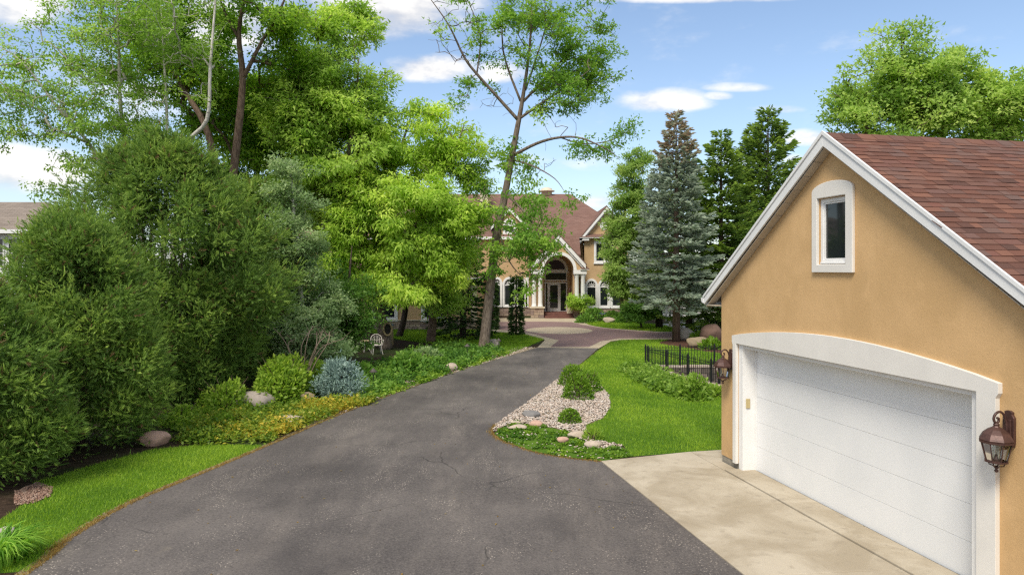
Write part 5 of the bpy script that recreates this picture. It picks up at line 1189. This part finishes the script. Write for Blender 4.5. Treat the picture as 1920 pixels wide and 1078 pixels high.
cover('fence_bed_cover', 'pale green leafy plants in a band along the iron fence', hosta_row, 6500, .42, .13, .07, M['l_pale'], .55, 0, .5)
cover('clover_cover', 'weedy clover between pebbles and the drive edge', weed_bed, 5200, .07, .05, .035, M['l_box'])
cover('house_bed_cover', 'green ground cover below the house windows', [(5.2,54),(9.8,53),(10.5,56.5),(6,57)], 1600, .35, .2, .1, M['l_perennial'])
def lawn(name, label, pl, dens, lm, hgt=.055, wid=.011, holes=(), edge=None):
    A = area(pl); q = scatter(pl, int(A*dens[1]*1.0)+10, holes)
    keep = rng.random(len(q)) < np.clip((dens[2]/np.maximum(q[:, 1], 6))**1.6, .12, 1); q = q[keep]; n = len(q)
    big = np.clip(q[:, 1]/15, .9, 2.6)
    c = np.stack([q[:, 0], q[:, 1], np.zeros(n)], 1); ax = np.stack([rng.normal(0, .5, n), rng.normal(0, .5, n), np.ones(n)], 1); a = rng.random(n)*6.283
    side = np.stack([np.cos(a), np.sin(a), 0*a], 1)
    mow = .10*np.sign(np.sin((q[:, 0]*.95+q[:, 1]*.3)*3.0)); pat = .22*np.sin(q[:, 0]*.9+1.4*np.sin(q[:, 1]*.6))*np.sin(q[:, 1]*.7+q[:, 0]*.3)
    ti = .5+mow*.5+pat*1.4+.15*np.sin(q[:, 0]*3.1+q[:, 1]*2.2)*np.sin(q[:, 1]*2.7-q[:, 0]*1.9)+rng.normal(0, .24, n)
    return stuff(name, np_mesh(name, blades(c, ax, side, hgt*rng.uniform(.6, 1.35, n)*np.sqrt(big), wid*big*rng.uniform(.7, 1.4, n)), 3, ti, lm), label, 'grass')
lawn('right_lawn_grass', 'mown bright green lawn between drive and garage', right_lawn, (0, 1500, 14), M['l_grass'], holes=[PIT, hosta_row, mulch_bed])
lawn('left_lawn_grass', 'mown green lawn strip left of the drive', left_lawn, (0, 2300, 14), M['l_grass'])
lawn('back_lawn_grass', 'green lawn under the trees by the house', back_lawn, (0, 700, 30), M['l_grass'], .07, .012)
lawn('far_lawn_grass', 'green lawn island in front of the house', far_lawn, (0, 300, 50), M['l_grass'], .08, .014)
def fringe(name, label, line, w, n, lm, hgt=.05):
    i = rng.integers(0, len(line)-1, n); t = rng.random(n); A0 = np.array(line)[i]; B0 = np.array(line)[i+1]; p = A0+(B0-A0)*t[:, None]
    tg = unit(B0-A0); p = p+np.stack([-tg[:, 1], tg[:, 0]], 1)*(math.copysign(1, w)*(np.abs(rng.normal(0, abs(w), n))-.03))[:, None]
    c = np.stack([p[:, 0], p[:, 1], np.full(n, .004)], 1); ax = rng.normal(size=(n, 3)); ax[:, 2] = np.abs(ax[:, 2])*.6; a = rng.random(n)*6.283
    return stuff(name, np_mesh(name, blades(c, ax, np.stack([np.cos(a), np.sin(a), 0*a], 1), hgt*rng.uniform(.5, 1.6, n), .012*rng.uniform(.7, 1.8, n)), 3, rng.random(n), lm), label, 'grass')
fringe('straw_fringe_grass', 'dry orange grass fringe along the left drive edge', [p for p in DL if 7 < p[1] < 24], .07, 9000, M['l_straw'])
fringe('straw_edge_grass', 'dry orange grass along the drive bend by the pebble bed', DR[24:], -.06, 2600, M['l_straw'])
# pebbles
def pebbles(name, label, pl, n, size, mat):
    q = scatter(pl, n); base = np.array([(1,.3,0),(-1,-.3,0),(-.3,1,0),(.3,-1,0),(.35,.2,1),(-.4,-.25,.85)])
    tri = np.array([(4,0,2),(4,2,5),(5,2,1),(5,1,3),(4,5,3),(4,3,0),(0,3,2),(2,3,1)])
    m = len(q); s = size*rng.uniform(.5, 1.5, m); jit = rng.uniform(.75, 1.25, (m, 6, 3)); a = rng.random(m)*6.283; ca, sa = np.cos(a)[:, None], np.sin(a)[:, None]
    v = base[None]*jit*s[:, None, None]*np.array([1.25, .9, .62]); x, y_ = v[..., 0].copy(), v[..., 1].copy(); v[..., 0] = x*ca-y_*sa; v[..., 1] = x*sa+y_*ca
    v[..., 0] += q[:, :1]; v[..., 1] += q[:, 1:]; v[..., 2] += (s*.25+.006+rng.random(m)*size*.8)[:, None]
    f = (tri[None]+(np.arange(m)*6)[:, None, None]).reshape(-1, 3)
    me = bpy.data.meshes.new(name); me.vertices.add(m*6); me.vertices.foreach_set('co', v.astype(np.float32).ravel()); me.loops.add(f.size); me.loops.foreach_set('vertex_index', f.astype(np.int32).ravel())
    me.polygons.add(len(f)); me.polygons.foreach_set('loop_start', np.arange(0, f.size, 3, dtype=np.int32)); me.update(calc_edges=True); me.materials.append(mat)
    return stuff(name, me, label, 'gravel')
pebbles('pebble_gravel', 'pale pink and white pebbles around the boxwoods', gravel_bed, 11000, .024, M['pebble'])
pebbles('clover_gravel', 'scattered pebbles among the clover', weed_bed, 170, .022, M['pebble'])
pebbles('verge_gravel', 'loose pale pebbles along the left drive verge', [p for p in VL if p[1] > 18]+[o for p, o in zip(VL, off) if p[1] > 18][::-1], 2000, .022, M['pebble'])
pebbles('wood_chip_debris', 'scattered reddish wood chips on the bare patch of the left lawn', poly([(28,922),(70,905),(99,915),(94,932),(60,945),(28,948)]), 1100, .017, M['chip'])

q = scatter(drive_poly, 420); n = len(q); c = np.stack([q[:, 0], q[:, 1], np.full(n, .016)], 1); a = rng.random(n)*6.283
stuff('leaf_litter', np_mesh('leaf_litter', leafs(c, np.stack([np.cos(a), np.sin(a), .15+0*a], 1), np.array([0, 0, 1.])+rng.normal(0, .2, (n, 3)), rng.uniform(.02, .06, n), rng.uniform(.012, .035, n)), 4, rng.random(n), M['l_straw']), 'dry bits of leaf scattered over the asphalt', 'leaf litter')

# ------------------------------------------------------------------ rocks
blob_rock('boulder', 'round pinkish boulder on the lawn edge in front of the arborvitae', gpx(291,834), (.34,.24,.19), M['pinkrock'], .3, .16, 1)
blob_rock('boulder', 'large grey boulder among shrubs left of the globe spruce', gpx(484,768), (.58,.42,.30), M['boulder'], .15, .12, 15)
blob_rock('boulder', 'small tan stone in the yellow ground cover', gpx(577,757), (.22,.16,.20), M['tanrock'], .4, .1, 3)
blob_rock('boulder', 'flat pale stone in the yellow ground cover near the drive', gpx(547,794), (.34,.20,.13), M['palerock'], .2, .1, 4)
blob_rock('boulder', 'rounded pale stone at the bed edge by the upper drive', gpx(846,695), (.27,.22,.19), M['palerock'], .5, .15, 5)
blob_rock('boulder', 'grey stone at the foot of the tall leaning trunk', gpx(926,652), (.32,.28,.28), M['boulder'], .5, .2, 6)
blob_rock('boulder', 'dark grey stone lying on the pebbles', gpx(997,781), (.27,.15,.11), M['greyrock'], -.4, .2, 7)
blob_rock('boulder', 'reddish stone at the edge of the pebbles', gpx(1004,798), (.20,.14,.09), M['pinkrock'], -.5, .2, 8)
blob_rock('boulder', 'flat white stone in the clover, upper of two', gpx(972,794), (.20,.11,.05), M['palerock'], .2, .2, 9)
blob_rock('boulder', 'flat white stone in the clover, lower of two', gpx(971,804), (.24,.14,.07), M['palerock'], -.1, .2, 10)
blob_rock('boulder', 'angular cream stone below the lone round boxwood', gpx(1082,820), (.23,.16,.10), M['palerock'], .3, .2, 12)
blob_rock('boulder', 'small pink stone in the clover', gpx(1055,830), (.14,.11,.09), M['pinkrock'], .3, .1, 13)
blob_rock('boulder', 'cream stone at the tail of the pebble bed', gpx(1114,838), (.22,.13,.09), M['palerock'], 0, .2, 14)
blob_rock('boulder', 'grey boulder beside the spruce trunks', gpx(1287,637), (.62,.5,.42), M['boulder'], 0, .2, 15)
blob_rock('boulder', 'big dark brown boulder at the garage corner', gpx(1334,643), (.62,.55,.60), M['brownrock'], .4, .15, 16)
blob_rock('boulder', 'long flat tan boulder on the mulch', gpx(1306,650), (.68,.4,.34), M['tanrock'], 0, .15, 17)
blob_rock('boulder', 'grey stone among shrubs below the house windows', gpx(1142,606), (.5,.4,.3), M['palerock'], 0, .2, 18)
blob_rock('boulder', 'pale stone half hidden by the day lilies', gpx(12,1005), (.14,.10,.09), M['boulder'], .4, .2, 19)

# ------------------------------------------------------------------ sunken garden: retaining wall with stone blocks, iron fence
rw = thing('retaining_wall', 'dry stone retaining wall of the sunken garden behind the iron fence', 'wall', (PIT[0][0], PIT[0][1], 0))
o0 = Vector((PIT[0][0], PIT[0][1], 0)); rr = random.Random(9)
def wall_run(a, b_, inward, caps=True):
    a, b_ = Vector((*a, 0)), Vector((*b_, 0)); d = (b_-a).normalized(); L = (b_-a).length; nrm = Vector((-d.y, d.x, 0))*inward; z = -1.15
    for row in range(5):
        s = -rr.random()*.2; h = .225
        while s < L:
            w = rr.uniform(.35, .62); s0, s1 = max(s, 0)+.006, min(s+w, L)-.006
            if s1-s0 > .08:
                q = [a+d*s0, a+d*s1, a+d*s1+nrm*(.02+rr.random()*.04), a+d*s0+nrm*(.02+rr.random()*.04)]
                q[0] = q[0]-nrm*.18; q[1] = q[1]-nrm*.18
                MB().extrude([(p-o0)+Vector((0, 0, z+.006)) for p in q], (0, 0, h-.012)).build('block', M['wallstone'], rw, False, .012)
            s += w
        z += h
    s = 0
    while caps and s < L:
        w = rr.uniform(.4, .6); s1 = min(s+w, L)
        q = [a+d*(s+.006)-nrm*.22, a+d*(s1-.006)-nrm*.22, a+d*(s1-.006)+nrm*.07, a+d*(s+.006)+nrm*.07]
        MB().extrude([(p-o0)+Vector((0, 0, -.02)) for p in q], (0, 0, .085+rr.random()*.02)).build('cap_stone', M['palerock'], rw, False, .015); s += w
wall_run(PIT[0], PIT[1], -1); wall_run(PIT[0], PIT[3], 1); wall_run(PIT[3], PIT[2], 1); wall_run(PIT[1], PIT[2], -1)
def iron_fence(label, a, b_, h=.78):
    a, b_ = Vector(a), Vector(b_); t = thing('iron_fence', label, 'fence', a, 0, 'iron fence around the sunken garden'); d = (b_-a); L = d.length; d.normalize()
    n = int(L/.115); pk = MB().box(-.008,.008,-.008,.008,.05,h-.03); pk.lathe([(.008,h-.03),(.014,h-.01),(.002,h+.03)], 5); pm = pk.mesh('picket', M['iron'])
    ps = MB().box(-.03,.03,-.03,.03,-.02,h+.02); ps.lathe([(.034,h+.021),(.034,h+.04),(.012,h+.05),(.022,h+.07),(.004,h+.095)], 8); psm = ps.mesh('post', M['iron']); k = 0
    for i in range(n+1):
        s = i*.115
        if i % 12 == 0: o = link('post', psm, t)
        else: o = link('picket', pm, t)
        o.location = d*s; o.rotation_euler = (0, 0, math.atan2(d.y, d.x))
    for z in (.10, h-.16, h-.07): MB().bar((0, 0, z), tuple(d*L+Vector((0, 0, z))), .022, .016).build('rail', M['iron'], t)
    return t
A_ = Vector((*PIT[0], .07)); B1 = Vector((*PIT[1], .07)); B2 = Vector((*PIT[3], .07)); dd = (B1-A_).normalized()
iron_fence('black iron picket fence along the back of the sunken garden', A_+Vector((.05,.10,0)), A_+dd*5.0+Vector((0,.10,0)), .76)
iron_fence('black iron picket fence along the front of the sunken garden', A_+Vector((.1,-.12,0)), B2+Vector((.05,-.10,0)), .74)
iron_fence('black iron picket fence stub running behind the garage corner', B2+Vector((.12,-.08,0)), B2+(Vector((*PIT[2],.07))-B2).normalized()*1.6+Vector((.05,-.08,0)), .74)

# ------------------------------------------------------------------ garden furniture and small things
gc = thing('garden_chair', 'white wrought iron garden chair with round back under the tree', 'chair', gpx(707,664), .35)
MB().lathe([(.21,.40),(.23,.42),(.21,.44)], 14).build('seat', M['wrought'], gc)
bk = MB(); arc_ = [(-.22,.17,.42),(-.25,.22,.62),(-.20,.26,.80),(0,.28,.89),(.20,.26,.80),(.25,.22,.62),(.22,.17,.42)]; bk.tube(smooth(arc_, 4), .018, 5)
for x in (-.14,-.07,0,.07,.14): bk.tube([(x,.19,.42),(x*1.1,.24,.64),(x*.9,.275,.85-abs(x)*.4)], .011, 4)
bk.tube([(-.24,.235,.66),(0,.25,.62),(.24,.235,.66)], .011, 4); bk.build('backrest', M['wrought'], gc)
for sx in (-1, 1):
    MB().tube([(sx*.24,.2,.62),(sx*.29,0,.64),(sx*.25,-.17,.60),(sx*.21,-.15,.42)], .015, 5).build('armrest', M['wrought'], gc)
    for sy in (-1, 1): MB().tube([(sx*.16,sy*.15,.41),(sx*.19,sy*.19,.2),(sx*.23,sy*.24,0)], .016, 5).build('leg', M['wrought'], gc)
gt = thing('garden_table', 'small round garden table with tan top beside the white chair', 'table', gpx(686,660), 0)
MB().lathe([(.20,.50),(.24,.51),(.24,.54),(.22,.55)], 16).build('table_top', M['tabletop'], gt)
for k in range(3): a = k*2.1+.3; MB().tube([(.16*math.cos(a),.16*math.sin(a),.5),(.10*math.cos(a),.10*math.sin(a),.26),(.22*math.cos(a),.22*math.sin(a),0)], .014, 5).build('leg', M['wrought'], gt)
bp_ = thing('birdhouse_post', 'weathered post with blue-capped birdhouse against the curved trunk', 'birdhouse', gpx(733,648), .1)
MB().tube([(0,0,0),(0,0,.7)], [.14,.12], 10).build('post', M['oak'], bp_, True); bx_ = MB().box(-.11,.11,-.11,.11,.702,1.02).build('box', M['oak'], bp_); MB().lathe([(.035,0),(.035,.01)], 10).build('entry_hole_shade', M['dark'], bx_).matrix_local = Matrix.Translation((0,-.112,.88)) @ Matrix.Rotation(math.pi/2, 4, 'X')  # no opening in the box: a dark disc paints the shade of the hole
MB().add([(-.16,-.16,1.022),(.16,-.16,1.022),(.16,.16,1.022),(-.16,.16,1.022),(0,0,1.14)], [(0,1,4),(1,2,4),(2,3,4),(3,0,4),(0,3,2,1)]).build('roof', M['bluecap'], bp_)
def path_light():
    t = thing('path_light', 'path light', 'lamp', (0,0,0), 0, 'path lights in the perennial bed')
    MB().tube([(0,0,-.02),(0,0,.44)], .016, 6).build('stake', M['iron'], t)
    MB().lathe([(.05,.43),(.05,.52),(.035,.525)], 10).build('lens', M['clear'], t)
    MB().lathe([(.125,.515),(.13,.53),(.05,.60),(.015,.635),(.004,.65)], 12).build('hood', M['hood'], t, True); return t
pl0 = path_light()
for i, (px, py, lab) in enumerate(((700,727,'bronze path light beside the silvery blue globe spruce'), (876,672,'bronze path light left of the tall leaning trunk'), (935,660,'bronze path light just right of the tall leaning trunk'))):
    o = pl0 if i == 0 else copy_tree(pl0); o['label'] = lab; o.location = gpx(px, py)
bo = thing('garden_ornament', 'small blue glazed garden ornament among shrubs below the windows', 'ornament', gpx(1133,603))
MB().lathe([(.16,0),(.18,.05),(.06,.12),(.05,.45),(.10,.5)], 12).build('pedestal', M['bluecap'], bo, True); MB().lathe([(.10,.502),(.34,.58),(.36,.62),(.30,.60),(.05,.56)], 14).build('bowl', M['bluecap'], bo, True)

# white rail fence and grey board fence beyond the spruces
def rail_fence(label, a, b_, h=1.1, n=6):
    a, b_ = Vector(a), Vector(b_); t = thing('rail_fence', label, 'fence', a); d = b_-a
    for i in range(n+1): p = d*i/n; MB().box(p.x-.07,p.x+.07,p.y-.07,p.y+.07,p.z-.05,p.z+h+.1).build('post', M['white'], t)
    for z in (.25,.6,.95):
        for i in range(n): MB().bar(tuple(d*i/n+Vector((.07,-.02,z))), tuple(d*(i+1)/n+Vector((-.07,-.02,z))), .04, .14).build('rail', M['white'], t)
rail_fence('white three-rail fence on the slope behind the spruce trunks', gpx(1256,614), (G(1345,619)), 1.05, 4)
rail_fence('white three-rail fence along the far side of the grey side road', (9.6,52.5,0), (17.5,50.5,0), 1.0, 4)
t = thing('board_fence', 'weathered grey board fence beyond the white rails', 'fence', (11.5,56,0))
for i in range(40): MB().box(i*.31,i*.31+.29,-.012+(i%2)*.004,.012+(i%2)*.004,.0,2.1+.03*(i%3)).build('board', M['fence_wood'], t)
for z in (.4,1.7): MB().box(-.05,12.5,.018,.07,z-.05,z+.05).build('rail', M['fence_wood'], t)
MB().box(-.1,12.5,-.05,-.016,-.05,.35).build('kick_board', M['white'], t)
